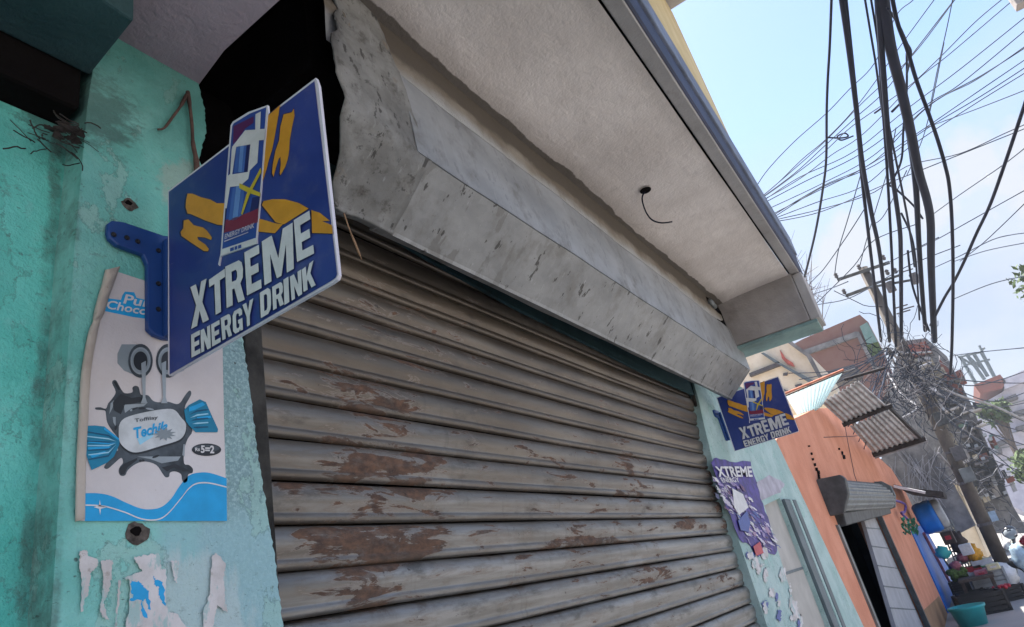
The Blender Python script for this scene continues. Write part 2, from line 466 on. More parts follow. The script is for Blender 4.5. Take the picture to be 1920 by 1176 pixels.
def mat_plaster(name, a, b, stain=(0.16, 0.13, 0.11), bumpy=0.6, amount=0.35, crack=True):
    n = NT(name)
    base = n.mix(n.step(n.noise(2.6, 7, 0.6), 0.32, 0.7), a, b)
    base = n.mix(n.step(n.noise(7, 6, 0.66), 0.56, 0.8, 0, amount), base, stain)
    base = n.mix(n.step(n.noise(60, 4, 0.7), 0.66, 0.74, 0, 0.4), base, stain)
    nm = n.bump(n.noise(9, 6, 0.62), 0.55 * bumpy, 0.02)
    nm = n.bump(n.noise(120, 4, 0.6), 0.6 * bumpy, 0.004, nm)
    if crack:
        v = n.voronoi(1.3, n.map(n.pos(), (1, 1, 1), loc=(0.3, 0.2, 0)), 'DISTANCE_TO_EDGE')
        v = n.math('ADD', v, n.math('MULTIPLY', n.math('SUBTRACT', n.noise(6, 6, 0.7), 0.5), 0.16))
        ck = n.math('MULTIPLY', n.step(n.math('ABSOLUTE', v), 0.010, 0.0), n.step(n.noise(1.5, 3), 0.5, 0.62))
        base = n.mix(n.math('MULTIPLY', ck, 0.45), base, stain)
        nm = n.bump(ck, -0.5, 0.004, nm)
    return n.done(base, 0.88, 0, nm, 0.2)

def mat_brick(name, sc=1.0):
    n = NT(name)
    t = n.new('ShaderNodeTexBrick')
    n.put(t.inputs['Vector'], n.map(n.pos(), (sc, sc, sc), rot=(math.pi / 2, 0, math.pi / 2)))
    t.inputs['Scale'].default_value = 1.0
    t.inputs['Color1'].default_value = (0.25, 0.085, 0.065, 1); t.inputs['Color2'].default_value = (0.19, 0.07, 0.058, 1); t.inputs['Mortar'].default_value = (0.20, 0.11, 0.09, 1)
    t.inputs['Brick Width'].default_value = 0.24; t.inputs['Row Height'].default_value = 0.085; t.inputs['Mortar Size'].default_value = 0.006
    c = n.mix(n.step(n.noise(3, 5), 0.4, 0.7, 0, 0.5), t.outputs['Color'], (0.17, 0.075, 0.06))
    return n.done(c, 0.9, 0, n.bump(t.outputs['Fac'], -0.4, 0.01))

M = {}
PITCH = 0.0803
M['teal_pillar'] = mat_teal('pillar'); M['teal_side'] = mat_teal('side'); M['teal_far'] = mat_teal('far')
M['slat'] = mat_slat(); M['hood'] = mat_hood('sheet'); M['hood_patch'] = mat_hood('patch'); M['hood_low'] = mat_hood('low')
def mat_soffit():
    m = mat_plaster('pale_soffit_plaster', (0.64, 0.58, 0.54), (0.78, 0.72, 0.68), (0.36, 0.315, 0.29), 0.9, 0.30)
    n = NT.__new__(NT); n.m = m; n.t = m.node_tree; n.b = n.t.nodes['Principled BSDF']; n._pos = None
    col = n.b.inputs['Base Color'].links[0].from_socket
    x, y, z = n.xyz()
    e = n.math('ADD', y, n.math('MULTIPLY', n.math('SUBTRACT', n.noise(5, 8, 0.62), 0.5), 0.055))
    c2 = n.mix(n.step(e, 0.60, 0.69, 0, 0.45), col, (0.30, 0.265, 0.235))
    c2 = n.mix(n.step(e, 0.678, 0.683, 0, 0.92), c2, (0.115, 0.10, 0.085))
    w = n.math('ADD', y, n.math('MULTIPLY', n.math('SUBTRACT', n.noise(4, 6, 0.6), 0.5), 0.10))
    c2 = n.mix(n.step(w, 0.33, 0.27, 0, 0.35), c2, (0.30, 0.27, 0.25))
    n.put(n.b.inputs['Base Color'], c2)
    return m
M['soffit'] = mat_soffit()
M['cement'] = mat_plaster('grey_cement_render', (0.24, 0.22, 0.21), (0.40, 0.37, 0.355), (0.14, 0.12, 0.11), 0.8, 0.6)
def mat_band():
    n = NT('grimy_brown_fillet'); x, y, z = n.xyz()
    e = n.math('ADD', z, n.math('MULTIPLY', n.math('SUBTRACT', n.noise(9, 7, 0.65), 0.5), 0.07))
    c = n.mix(n.step(n.noise(6, 6), 0.35, 0.7), (0.17, 0.145, 0.115), (0.27, 0.245, 0.21))
    c = n.mix(n.step(e, H + 1.255, H + 1.285), c, (0.105, 0.09, 0.075))
    c = n.mix(n.step(e, H + 1.255, H + 1.205), c, (0.36, 0.365, 0.37))
    nm = n.bump(n.noise(30, 6, 0.7), 0.6, 0.01)
    return n.done(c, 0.9, 0, nm, 0.2)
M['brown_band'] = mat_band()
M['mauve'] = mat_plaster('mauve_soffit_plaster', (0.25, 0.205, 0.24), (0.35, 0.29, 0.335), (0.08, 0.065, 0.07), 0.8, 0.4)
M['soot_shade'] = mat_plaster('sooty_shade_black', (0.0045, 0.004, 0.0042), (0.010, 0.0085, 0.0085), (0.004, 0.004, 0.004), 0.6, 0.5, False)  # near-black colour paints in the dark of unlit gaps and recesses
M['dark_teal'] = mat_plaster('sooty_teal_beam', (0.018, 0.045, 0.052), (0.035, 0.075, 0.082), (0.028, 0.022, 0.02), 1.0, 1.0, False)
for nd in M['soot_shade'].node_tree.nodes:
    if nd.type == 'BSDF_PRINCIPLED': nd.inputs['Specular IOR Level'].default_value = 0.02
M['cream_wall'] = mat_plaster('sun_bleached_yellow_wall', (0.50, 0.40, 0.22), (0.64, 0.54, 0.33), (0.33, 0.23, 0.13), 0.4, 0.6, False)
M['navy_trim'] = simple('navy_trim_paint', (0.028, 0.036, 0.075), 0.6, 0, 0.35, 7, 0.15)
M['slate_trim'] = simple('slate_blue_trim', (0.15, 0.18, 0.25), 0.6, 0, 0.3, 7, 0.15)
M['lip'] = mat_plaster('grey_lip_plaster', (0.34, 0.32, 0.31), (0.47, 0.45, 0.44), (0.16, 0.13, 0.12), 0.6, 0.6)
M['green_band'] = simple('faded_green_band', (0.20, 0.30, 0.29), 0.7, 0, 0.3, 6, 0.2)
M['guide'] = simple('dirty_guide_channel', (0.045, 0.042, 0.038), 0.7, 0.2, 0.6, 14, 0.4)
M['blue_plastic'] = simple('deep_blue_bracket_plastic', (0.012, 0.05, 0.20), 0.38, 0, 0.15, 6, 0, 0.45)
M['screw'] = simple('dark_steel_screw', (0.05, 0.05, 0.055), 0.4, 0.8, 0.2)
def mat_print(name, col):
    n = NT(name); o = n.obj()
    f = n.noise(5, 6, 0.6, o)
    c = n.mix(n.step(f, 0.3, 0.75), tuple(q * 0.86 for q in col), tuple(min(1, q * 1.15 + 0.01) for q in col))
    dust = n.math('MULTIPLY', n.step(n.noise(11, 8, 0.72, o), 0.5, 0.75), 0.16)
    c = n.mix(dust, c, (0.30, 0.28, 0.26))
    scr = n.step(n.noise(1.0, 4, 0.7, n.map(o, (30, 14, 160), rot=(0.6, 0, 0))), 0.70, 0.73)
    c = n.mix(n.math('MULTIPLY', scr, 0.35), c, (0.36, 0.36, 0.42))
    return n.done(c, n.step(f, 0.3, 0.7, 0.30, 0.5), 0, n.bump(n.noise(3, 3, 0.5, o), 0.12, 0.01), 0.4)
M['sign_blue'] = mat_print('sign_blue_print', (0.024, 0.044, 0.215))
M['sign_edge'] = simple('sign_white_edge', (0.62, 0.60, 0.66), 0.5, 0, 0.1)
M['white_ink'] = ink('white_ink', (0.63, 0.62, 0.63)); M['navy_ink'] = ink('navy_ink', (0.010, 0.014, 0.055)); M['orange_ink'] = ink('amber_ink', (0.60, 0.275, 0.03))
M['can_blue'] = ink('can_blue_ink', (0.03, 0.07, 0.30)); M['can_mid'] = ink('can_mid_ink', (0.06, 0.13, 0.40)); M['can_light'] = ink('can_highlight_ink', (0.13, 0.25, 0.55)); M['can_dark'] = ink('can_dark_ink', (0.02, 0.022, 0.11))
M['red_ink'] = ink('crimson_ink', (0.20, 0.022, 0.055)); M['plum_ink'] = ink('plum_ink', (0.10, 0.022, 0.10)); M['yellow_ink'] = ink('sword_yellow_ink', (0.55, 0.42, 0.04)); M['lilac_ink'] = ink('lilac_ink', (0.27, 0.20, 0.42)); M['mauve_ink'] = ink('mauve_ink', (0.36, 0.22, 0.36)); M['pale_ink'] = ink('pale_lilac_ink', (0.50, 0.46, 0.58))
def mat_torn():
    n = NT('torn_paper_layers'); p = n.pos()
    c = n.mix(n.step(n.noise(14, 7, 0.65), 0.35, 0.65), (0.50, 0.47, 0.46), (0.66, 0.63, 0.63))
    thin = n.step(n.noise(1.0, 8, 0.7, n.map(p, (40, 30, 16))), 0.52, 0.60, 0, 0.75)
    c = n.mix(thin, c, (0.30, 0.49, 0.48))
    c = n.mix(n.step(n.noise(55, 6, 0.7), 0.60, 0.68, 0, 0.55), c, (0.28, 0.24, 0.20))
    return n.done(c, 0.85, 0, n.bump(n.noise(60, 6, 0.7), 0.7, 0.002), 0.2)
M['torn'] = mat_torn()
M['paper'] = mat_plaster('off_white_poster_paper', (0.52, 0.48, 0.48), (0.66, 0.63, 0.64), (0.40, 0.34, 0.29), 0.35, 0.30, False)
M['old_paper'] = mat_plaster('aged_paper', (0.42, 0.37, 0.32), (0.58, 0.53, 0.48), (0.22, 0.17, 0.13), 0.6, 0.5, False)
M['cyan_ink'] = ink('cyan_poster_ink', (0.012, 0.33, 0.66), 0.55); M['deep_cyan'] = ink('deep_cyan_ink', (0.008, 0.19, 0.33), 0.55); M['navy_cyan'] = ink('navy_cyan_ink', (0.006, 0.075, 0.16), 0.55); M['ice_ink'] = ink('ice_blue_ink', (0.28, 0.56, 0.72), 0.55)
M['choc'] = simple('slate_chocolate_ink', (0.062, 0.076, 0.09), 0.5, 0, 0.55, 22); M['choc_dark'] = ink('dark_chocolate_ink', (0.022, 0.026, 0.032), 0.5); M['choc_light'] = ink('light_chocolate_ink', (0.27, 0.31, 0.34), 0.5)
M['wrapper'] = simple('candy_wrapper_white', (0.52, 0.55, 0.57), 0.5, 0, 0.15, 40); M['grey_ink'] = ink('steel_grey_ink', (0.22, 0.26, 0.285), 0.5)
M['twig'] = simple('dry_twig', (0.36, 0.22, 0.13), 0.9, 0, 0.4, 40); M['rust_wire'] = simple('rusty_wire', (0.10, 0.06, 0.05), 0.8, 0.2, 0.4, 40)
M['cable'] = simple('black_cable_sheath', (0.008, 0.011, 0.024), 0.7, 0, 0.3, 3, 0, 0.12); M['cable_thin'] = simple('weathered_grey_wire', (0.026, 0.036, 0.06), 0.7, 0, 0.3, 3, 0, 0.15); M['cable_pale'] = simple('pale_service_cable', (0.26, 0.26, 0.28), 0.6, 0, 0.3, 3)
M['orange_wall'] = mat_plaster('orange_painted_wall', (0.57, 0.235, 0.145), (0.68, 0.31, 0.205), (0.34, 0.15, 0.095), 0.6, 0.5, True)
M['tan_dado'] = mat_plaster('tan_dado_paint', (0.28, 0.165, 0.095), (0.37, 0.22, 0.125), (0.18, 0.10, 0.06), 0.5, 0.3, False)
M['grey_metal'] = simple('grey_shutter_steel', (0.17, 0.185, 0.19), 0.5, 0.4, 0.3, 6, 0.1); M['dark_metal'] = simple('dark_grey_sheet', (0.075, 0.082, 0.088), 0.6, 0.3, 0.4, 8, 0.1)
M['door_grey'] = simple('pale_grey_door', (0.36, 0.37, 0.40), 0.6, 0, 0.15, 4, 0.05); M['void'] = simple('unlit_shop_interior', (0.022, 0.022, 0.026), 0.9, 0, 0.3)
M['beige_shutter'] = simple('beige_grey_panel', (0.40, 0.385, 0.36), 0.6, 0, 0.15, 4, 0.1); M['frame_grey'] = simple('blue_grey_frame', (0.12, 0.15, 0.165), 0.6, 0, 0.25, 8, 0.15)
def mat_sheet():
    n = NT('translucent_roofing_sheet')
    d = n.done((0.72, 0.80, 0.82), 0.4, 0, None, 0.4)
    tr = n.new('ShaderNodeBsdfTranslucent'); tr.inputs['Color'].default_value = (0.70, 0.82, 0.84, 1)
    mx = n.new('ShaderNodeMixShader'); mx.inputs[0].default_value = 0.55
    out = [k for k in n.t.nodes if k.type == 'OUTPUT_MATERIAL'][0]
    n.t.links.new(n.b.outputs[0], mx.inputs[1]); n.t.links.new(tr.outputs[0], mx.inputs[2]); n.t.links.new(mx.outputs[0], out.inputs['Surface'])
    return n.m
M['tin_white'] = mat_sheet()
M['tin'] = simple('weathered_roofing_tin', (0.45, 0.455, 0.47), 0.6, 0.25, 0.35, 6, 0.1); M['beam'] = simple('dark_wood_purlin', (0.035, 0.03, 0.03), 0.85, 0, 0.4, 12, 0.3)
M['brick'] = mat_brick('red_brickwork'); M['pole'] = mat_plaster('concrete_pole', (0.080, 0.070, 0.064), (0.145, 0.128, 0.112), (0.04, 0.036, 0.034), 0.6, 0.5, False)
M['far_cement'] = mat_plaster('soot_streaked_concrete', (0.115, 0.115, 0.12), (0.24, 0.235, 0.235), (0.07, 0.068, 0.068), 0.9, 0.8); M['far_tan'] = mat_plaster('stained_tan_render', (0.30, 0.265, 0.20), (0.42, 0.37, 0.285), (0.14, 0.12, 0.09), 0.7, 0.6)
M['cream_far'] = mat_plaster('cream_render', (0.62, 0.53, 0.40), (0.74, 0.66, 0.53), (0.45, 0.33, 0.22), 0.5, 0.4, False); M['lilac'] = mat_plaster('pale_lilac_render', (0.40, 0.39, 0.46), (0.50, 0.49, 0.56), (0.30, 0.29, 0.34), 0.4, 0.3, False)
M['window'] = simple('dark_window_glass', (0.03, 0.035, 0.045), 0.2, 0, 0.2); M['rail'] = simple('balcony_slab_grey', (0.10, 0.095, 0.10), 0.8, 0, 0.3)
M['blue_paint'] = simple('bright_blue_paint', (0.004, 0.165, 0.64), 0.45, 0, 0.12, 4); M['teal_plastic'] = simple('teal_plastic_tub', (0.03, 0.36, 0.38), 0.4, 0, 0.15, 6); M['green_bunting'] = simple('green_plastic_leaf', (0.02, 0.25, 0.17), 0.6, 0, 0.3, 20)
M['crate_black'] = simple('black_plastic_crate', (0.012, 0.013, 0.017), 0.5, 0, 0.3, 9); M['crate_grey'] = simple('grey_plastic_crate', (0.33, 0.35, 0.38), 0.5, 0, 0.2, 9); M['white_sack'] = simple('white_woven_sack', (0.62, 0.62, 0.64), 0.8, 0, 0.15, 12, 0.3)
M['red_plastic'] = simple('red_plastic', (0.42, 0.02, 0.04), 0.4, 0, 0.2, 9); M['green_plastic'] = simple('green_plastic', (0.03, 0.33, 0.08), 0.4, 0, 0.2, 9); M['amber'] = simple('amber_fruit', (0.72, 0.33, 0.02), 0.5, 0, 0.3, 20); M['leaf_green'] = simple('leafy_vegetable', (0.10, 0.16, 0.03), 0.7, 0, 0.5, 30); M['brown_bag'] = simple('dark_brown_bag', (0.045, 0.03, 0.028), 0.6, 0, 0.3, 12)
M['pink'] = simple('pink_cloth', (0.48, 0.16, 0.20), 0.8, 0, 0.3, 20); M['cream_veg'] = simple('cream_vegetable', (0.62, 0.57, 0.36), 0.7, 0, 0.2, 20); M['pale_blue'] = simple('pale_blue_bag', (0.36, 0.50, 0.62), 0.6, 0, 0.2, 14); M['gloss_black'] = simple('gloss_black_shell', (0.014, 0.016, 0.022), 0.15, 0, 0.1, 9, 0, 0.5); M['crimson'] = simple('crimson_fairing', (0.36, 0.018, 0.05), 0.25, 0, 0.1, 9, 0, 0.5); M['tyre'] = simple('tyre_rubber', (0.015, 0.015, 0.016), 0.85, 0, 0.3, 20, 0.3)
M['foliage'] = simple('dusty_foliage', (0.07, 0.11, 0.035), 0.7, 0, 0.5, 5); M['bark'] = simple('grey_bark', (0.11, 0.085, 0.07), 0.9, 0, 0.4, 20, 0.4)
def mat_ground(name, a, b):
    n = NT(name)
    c = n.mix(n.step(n.noise(0.7, 8, 0.6), 0.3, 0.7), a, b)
    c = n.mix(n.step(n.voronoi(70), 0.2, 0.6, 0.0, 0.35), c, tuple(q * 1.7 for q in a))
    return n.done(c, 0.92, 0, n.bump(n.noise(90, 5), 0.5, 0.006))
M['road'] = mat_ground('dusty_concrete_road', (0.15, 0.143, 0.136), (0.23, 0.22, 0.21)); M['pavement'] = mat_ground('worn_concrete_paving', (0.26, 0.25, 0.24), (0.36, 0.35, 0.335)); M['earth'] = mat_ground('dry_earth', (0.24, 0.21, 0.17), (0.33, 0.29, 0.24))

# ================================================================== SETTING
tag(MB().add([(-400, -400, -0.02), (400, -400, -0.02), (400, 400, -0.02), (-400, 400, -0.02)], [(0, 1, 2, 3)]).build('ground', M['earth']), kind='structure')
tag(MB().box(-40, 140, -6.5, -0.75, -0.3, 0.0).build('road', M['road']), kind='structure')
tag(MB().box(-40, 140, -0.75, 1.4, -0.25, 0.12).build('pavement', M['pavement'], bevel=0.015), kind='structure')
tag(MB().box(-40, 140, -8.2, -6.5, -0.25, 0.12).build('far_pavement', M['pavement'], bevel=0.015), kind='structure')

# ================================================================== SHOP BUILDING
shop = thing('shop_building', (2.0, 1.0, 0), 'teal painted shop with pale concrete canopy over a rusty closed shutter', 'building')
YW = 0.90                                            # face of the left pillar
def wx(u, v, y=YW):
    p = on_y(u, v, y); return (p[0], p[2])
def wall_poly(name, xz, y, thick, m, parent, bevel=0):
    return MB().prism([(x, y, z) for x, z in xz], (0, thick, 0)).build(name, m, parent, bevel=bevel)
# left pillar: ragged right edge beside the shutter, traced down the plaster
right_edge = []
q = random.Random(3)
pts = [(0.636, 1.06), (0.648, 1.0), (0.650, 0.94), (0.640, 0.90), (0.632, 0.868), (0.652, 0.84), (0.668, 0.80), (0.690, 0.70), (0.700, 0.60), (0.708, 0.52), (0.716, 0.42), (0.724, 0.32), (0.736, 0.22), (0.744, 0.16), (0.752, 0.02), (0.76, -0.5), (0.765, -1.0), (0.77, -1.6)]
for (xa, za), (xb, zb) in zip(pts, pts[1:]):
    k = max(1, int(abs(zb - za) / 0.006)) if za > -0.2 else 3
    for i in range(k):
        t = i / k
        j = q.uniform(-0.002, 0.0018) if za < 0.7 else q.uniform(-0.0015, 0.0015)
        right_edge.append((xa + (xb - xa) * t + j, za + (zb - za) * t + H))
pillar_poly = [(0.425, -1.6 + H), (0.428, 0.1 + H), (0.43, 0.6 + H), (0.437, 0.87 + H), (0.45, 1.06 + H)] + right_edge + [(0.77, 0.0)]
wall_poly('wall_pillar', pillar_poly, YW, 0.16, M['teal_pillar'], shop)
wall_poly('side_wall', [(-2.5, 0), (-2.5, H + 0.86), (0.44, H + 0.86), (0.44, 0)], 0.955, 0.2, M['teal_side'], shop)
# beams and low soffit over the pillar
MB().prism([W(-2.5, 0.745, 0.935), W(0.373, 0.745, 0.935), W(0.425, 0.75, 0.935), W(0.437, 0.898, 0.935), W(-2.5, 0.898, 0.935)], (0, 0, 0.118)).build('beam_box', M['dark_teal'], shop, bevel=0.006)
MB().box(-2.5, 0.428, 0.90, 1.15, H + 0.862, H + 1.04).build('lintel', M['soot_shade'], shop, bevel=0.008)
MB().prism([W(-2.5, 0.1, 1.055), W(0.615, 0.1, 1.055), W(0.618, 0.5, 1.055), W(0.624, 0.8, 1.055), W(0.65, 0.95, 1.055), W(0.66, 1.06, 1.055), W(-2.5, 1.06, 1.055)], (0, 0, 0.15)).build('low_soffit', M['mauve'], shop, bevel=0.006)
MB().box(-2.5, 0.74, 1.07, 1.3, H + 0.87, H + 1.7).build('inner_wall', M['soot_shade'], shop)
# canopy slab: soffit, drip groove, lip, trims (slightly skewed to the wall)
def yo(x): return 0.262 + (x - 1.4) * 0.0125
def strip(name, xa, xb, prof, m, bevel=0, parent=shop):
    r = [[(x, yo(x) + dy, H + dz) for dy, dz in prof] for x in (xa, xb)]
    mb = MB(); n = len(prof)
    mb.add(r[0] + r[1], [(i, (i + 1) % n, (i + 1) % n + n, i + n) for i in range(n)])
    tri = tessellate_polygon([[Vector((0, a, b)) for a, b in prof]])
    mb.f += [tuple(t) for t in tri] + [tuple(i + n for i in t) for t in tri]
    return mb.build(name, m, parent, bevel=bevel)
XA, XB = -1.5, 3.84
XS0 = 0.80
sof = MB()
rows = []
NXs, NYs = 90, 12
for i in range(NXs + 1):
    x = XS0 + (3.80 - XS0) * i / NXs
    row = []
    for j in range(NYs + 1):
        t = j / NYs
        y0 = yo(x) + 0.006
        edge = 0.735
        row.append((x, y0 + (edge - y0) * t, H + 1.350 + (0.004 * math.sin(x * 5 + t * 4)) + 0.0))
    rows.append(row)
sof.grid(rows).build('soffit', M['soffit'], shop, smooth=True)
MB().box(XA, 0.798, 0.272, 1.3, H + 1.352, H + 1.376).build('shade_ceiling', M['soot_shade'], shop)  # added black sheet; its colour stands for the shade inside the gap
MB().box(XA, 3.84, 0.35, 1.9, H + 1.38, H + 1.56).build('canopy_slab', M['cement'], shop)
strip('drip_groove', XA, 3.82, [(0.0, 1.362), (0.008, 1.362), (0.008, 1.376), (0.0, 1.376)], M['soot_shade'])
strip('soffit_lip', XA, XB, [(0.0, 1.352), (-0.046, 1.345), (-0.046, 1.40), (0.0, 1.40)], M['lip'], 0.004)
strip('navy_trim', XA, XB, [(-0.047, 1.352), (-0.056, 1.36), (-0.058, 1.475), (-0.049, 1.475)], M['navy_trim'], 0.003)
strip('slate_trim', XA, XB + 0.01, [(-0.049, 1.477), (-0.068, 1.477), (-0.068, 1.60), (-0.04, 1.62), (-0.04, 1.477)], M['slate_trim'], 0.004)
# upper storey: yellow parapet wall and the slab over it
yp = 0.255
tr = on_y(1425, 380, yp); tt = on_y(1262, 25, yp)
MB().prism([(XA, yp, H + 1.56), (tr[0], yp, tr[2] - 0.06), (tr[0], yp, tr[2]), (tt[0], yp, tt[2]), (XA, yp, tt[2])], (0, 0.22, 0)).build('parapet_wall', M['cream_wall'], shop, bevel=0.01)
MB().box(XA, tt[0] - 0.02, -0.25, 2.0, tt[2] + 0.004, tt[2] + 0.16).build('upper_slab', M['lip'], shop, bevel=0.01)
MB().box(XA, tt[0] - 0.006, -0.25, 1.0, tt[2] + 0.05, tt[2] + 0.15).build('slab_edge', M['slate_trim'], shop)
MB().prism([(XA, 0.6, H + 1.57), (3.3, 0.6, H + 1.57), (2.9, 0.6, tt[2] - 0.01), (XA, 0.6, tt[2] - 0.01)], (0, 1.4, 0)).build('upper_room', M['cream_wall'], shop)
# the end beam across the canopy
MB().prism([W(3.752, 0.70, 1.09), W(3.738, 0.286, 1.075), W(3.738, 0.286, 1.36), W(3.752, 0.72, 1.37)], (0.20, 0.01, 0)).build('end_beam', M['cement'], shop, bevel=0.008)
MB().prism([W(3.755, 0.705, 1.07), W(3.742, 0.255, 1.055), W(3.742, 0.255, 1.073), W(3.755, 0.705, 1.088)], (0.225, 0.008, 0)).build('beam_band', M['green_band'], shop, bevel=0.004)
MB().box(3.742, 3.95, 0.238, 0.2845, H + 1.074, H + 1.344).build('beam_end_cap', M['lip'], shop, bevel=0.003)
# wall over the hood: brown grimy band, jagged where the plaster was torn
rows = []
for i in range(141):
    x = 0.80 + (3.74 - 0.80) * i / 140
    w = 0.006 * math.sin(x * 13) + 0.004 * math.sin(x * 37 + 2)
    rows.append([(x, 0.7085, H + 1.15), (x, 0.7045, H + 1.20), (x, 0.701 + w * 0.2, H + 1.24), (x, 0.7005, H + 1.275 + w), (x, 0.7035, H + 1.285 + w), (x, 0.704, H + 1.36)])
MB().grid(rows).build('brown_band', M['brown_band'], shop, smooth=True)
MB().box(0.802, 3.74, 0.76, 1.9, H + 1.12, H + 1.379).build('inner_beam', M['soot_shade'], shop)
MB().box(0.5, 3.9, 1.32, 1.5, 0, H + 1.38).build('back_wall', M['soot_shade'], shop)
# right pillar and doorway beyond it
YP = 0.96
def low(pa, pb, z=0.0):                 # carry a traced edge straight down to the ground
    t = (z - pa[1]) / (pb[1] - pa[1]); return (pa[0] + (pb[0] - pa[0]) * t, z)
pc = [(3.70, H + 1.12), (3.66, H + 0.86), (3.60, H + 0.70), (3.545, H + 0.52), (3.535, H + 0.08), (3.53, 0)]
rl, rl2 = wx(1433, 948, YP), wx(1503, 1176, YP)
rr, rr2 = wx(1462, 934, YP), wx(1556, 1176, YP)
ol, ol2 = wx(1455, 826, YP), wx(1620, 1176, YP)
rl_g, rr_g, ol_g = (4.22, 0), (4.98, 0), low(ol, ol2)
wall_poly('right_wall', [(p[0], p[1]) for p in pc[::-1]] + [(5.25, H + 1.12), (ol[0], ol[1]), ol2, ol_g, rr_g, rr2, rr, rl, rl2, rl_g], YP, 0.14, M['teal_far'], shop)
jamb = [(3.675, 1.0), (3.66, 1.05)]
MB().add([(x, YP + 0.002, z) for x, z in pc] + [(3.668, 1.06, z) for x, z in pc], [(i, i + 1, i + 7, i + 6) for i in range(5)]).build('door_jamb', M['green_band'], shop)
MB().box(4.05, 5.05, 0.985, 1.02, 0.0, H + 0.42).build('recess_panel', M['beige_shutter'], shop)
MB().box(4.07, 5.03, 0.981, 0.9845, H - 0.10, H - 0.085).build('recess_joint', M['frame_grey'], shop)
for k, (dx, w, m) in enumerate(((0.02, 0.16, 'frame_grey'), (0.21, 0.05, 'teal_far'), (0.29, 0.10, 'frame_grey'))):
    a0, a1, b0 = rr, rr2, rr_g
    MB().prism([(a0[0] + dx, YP - 0.022, a0[1] - 0.01), (a0[0] + dx + w, YP - 0.022, a0[1] - 0.01), (a1[0] + dx + w, YP - 0.022, a1[1]), (b0[0] + dx + w, YP - 0.022, 0), (b0[0] + dx, YP - 0.022, 0), (a1[0] + dx, YP - 0.022, a1[1])], (0, 0.021 - 0.001 * k, 0)).build('frame_strip', M[m], shop, bevel=0.003)

# ================================================================== ROLLER SHUTTER
sh = thing('roller_shutter', (2.2, 1.0, 0.0), 'closed steel roller shutter with rust patches filling the shop doorway', 'shutter')
PITCH = 0.0803
prof = [(0.010, 0.000), (0.000, 0.002), (-0.003, 0.006), (-0.0036, 0.012), (-0.0022, 0.0165), (-0.0004, 0.0185), (-0.0010, 0.021), (-0.0046, 0.028), (-0.0080, 0.038), (-0.0093, 0.049), (-0.0080, 0.060), (-0.0042, 0.069), (0.0008, 0.0745), (0.008, 0.0765), (0.016, 0.0803)]
z = H + 0.557 - PITCH * 26
k = 0
while z < H + 1.0:
    mb = MB()
    dy = rnd.uniform(-0.002, 0.002)
    xs = [0.80, 1.1, 1.5, 2.0, 2.6, 3.2, 3.70]
    rows = []
    for x in xs:
        s = rnd.uniform(-0.0026, 0.0026); sz = rnd.uniform(-0.0012, 0.0012)
        rows.append([(x, 1.0 + dy + py + s, max(0.01, z + pz + sz)) for py, pz in prof])
    mb.grid(rows)
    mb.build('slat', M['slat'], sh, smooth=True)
    z += PITCH; k += 1
MB().box(0.79, 3.71, 1.03, 1.05, 0.0, H + 1.1).build('backing', M['soot_shade'], sh)
g1 = MB().box(0.762, 0.803, 0.966, 0.984, 0, H + 0.90).box(0.772, 0.790, 0.984, 1.03, 0, H + 0.90).build('guide_rail', M['guide'], sh, bevel=0.003)
MB().box(3.645, 3.70, 0.972, 0.99, 0, H + 1.05).build('guide_rail', M['guide'], sh, bevel=0.003)
MB().prism([W(0.86, 0.972, 1.03), W(1.39, 0.972, 0.962), W(1.83, 0.972, 0.929), W(2.37, 0.972, 0.911), W(2.9, 0.972, 0.890), W(3.69, 0.972, 0.885), W(3.69, 0.972, 1.12), W(0.86, 0.972, 1.12)], (0, 0.012, 0)).build('dark_lintel', M['dark_teal'], sh)
MB().lathe((0.72, 1.12, H + 1.13), (1, 0, 0), [(0, 0), (0, 0.11), (3.0, 0.11), (3.0, 0)], 20).build('roll_drum', M['soot_shade'], sh, smooth=True)
# hood: bent zinc sheet; lip, sloping lower face, ridge, upper face
hp = [(0.852, 0.848), (0.832, 0.842), (0.828, 0.850), (0.690, 0.966), (0.692, 1.06), (0.697, 1.19), (0.703, 1.205)]
rows = []
for i in range(61):
    x = 1.02 + (3.85 - 1.02) * i / 60
    w = 0.0025 * math.sin(x * 6.1) + 0.0015 * math.sin(x * 17)
    rows.append([(x + (0.0 if i < 60 else (0.02 if j in (3, 4) else 0.0)), py + w * (1 if j > 0 else 0), H + pz + w * 0.7) for j, (py, pz) in enumerate(hp)])
MB().grid([r_[:4] for r_ in rows]).build('hood_lower_sheet', M['hood_low'], sh, solid=0.003)
MB().grid([[(x, y - 0.0025, z) for x, y, z in r_[3:]] for r_ in rows]).build('hood_upper_sheet', M['hood'], sh, solid=0.003)
MB().prism([(3.846, py, H + pz) for py, pz in [(0.845, 0.85), (0.69, 0.962), (0.696, 1.05), (0.704, 1.13), (0.85, 1.13)]], (0.004, 0, 0)).build('hood_end', M['hood'], sh)
q = random.Random(11)
rows = []
left = [0.912, 0.905, 0.900, 0.790, 0.796, 0.806, 0.812, 0.828, 0.835]
pp = [(py - 0.004, pz) for py, pz in hp[:6]] + [(0.698, 1.22), (0.699, 1.28), (0.700, 1.36)]
cols = []
fine = []
for (a, b), (c, d), l0, l1 in zip(pp, pp[1:], left, left[1:]):
    for t in range(6):
        t /= 6
        fine.append((a + (c - a) * t, b + (d - b) * t, l0 + (l1 - l0) * t))
fine.append((*pp[-1], left[-1]))
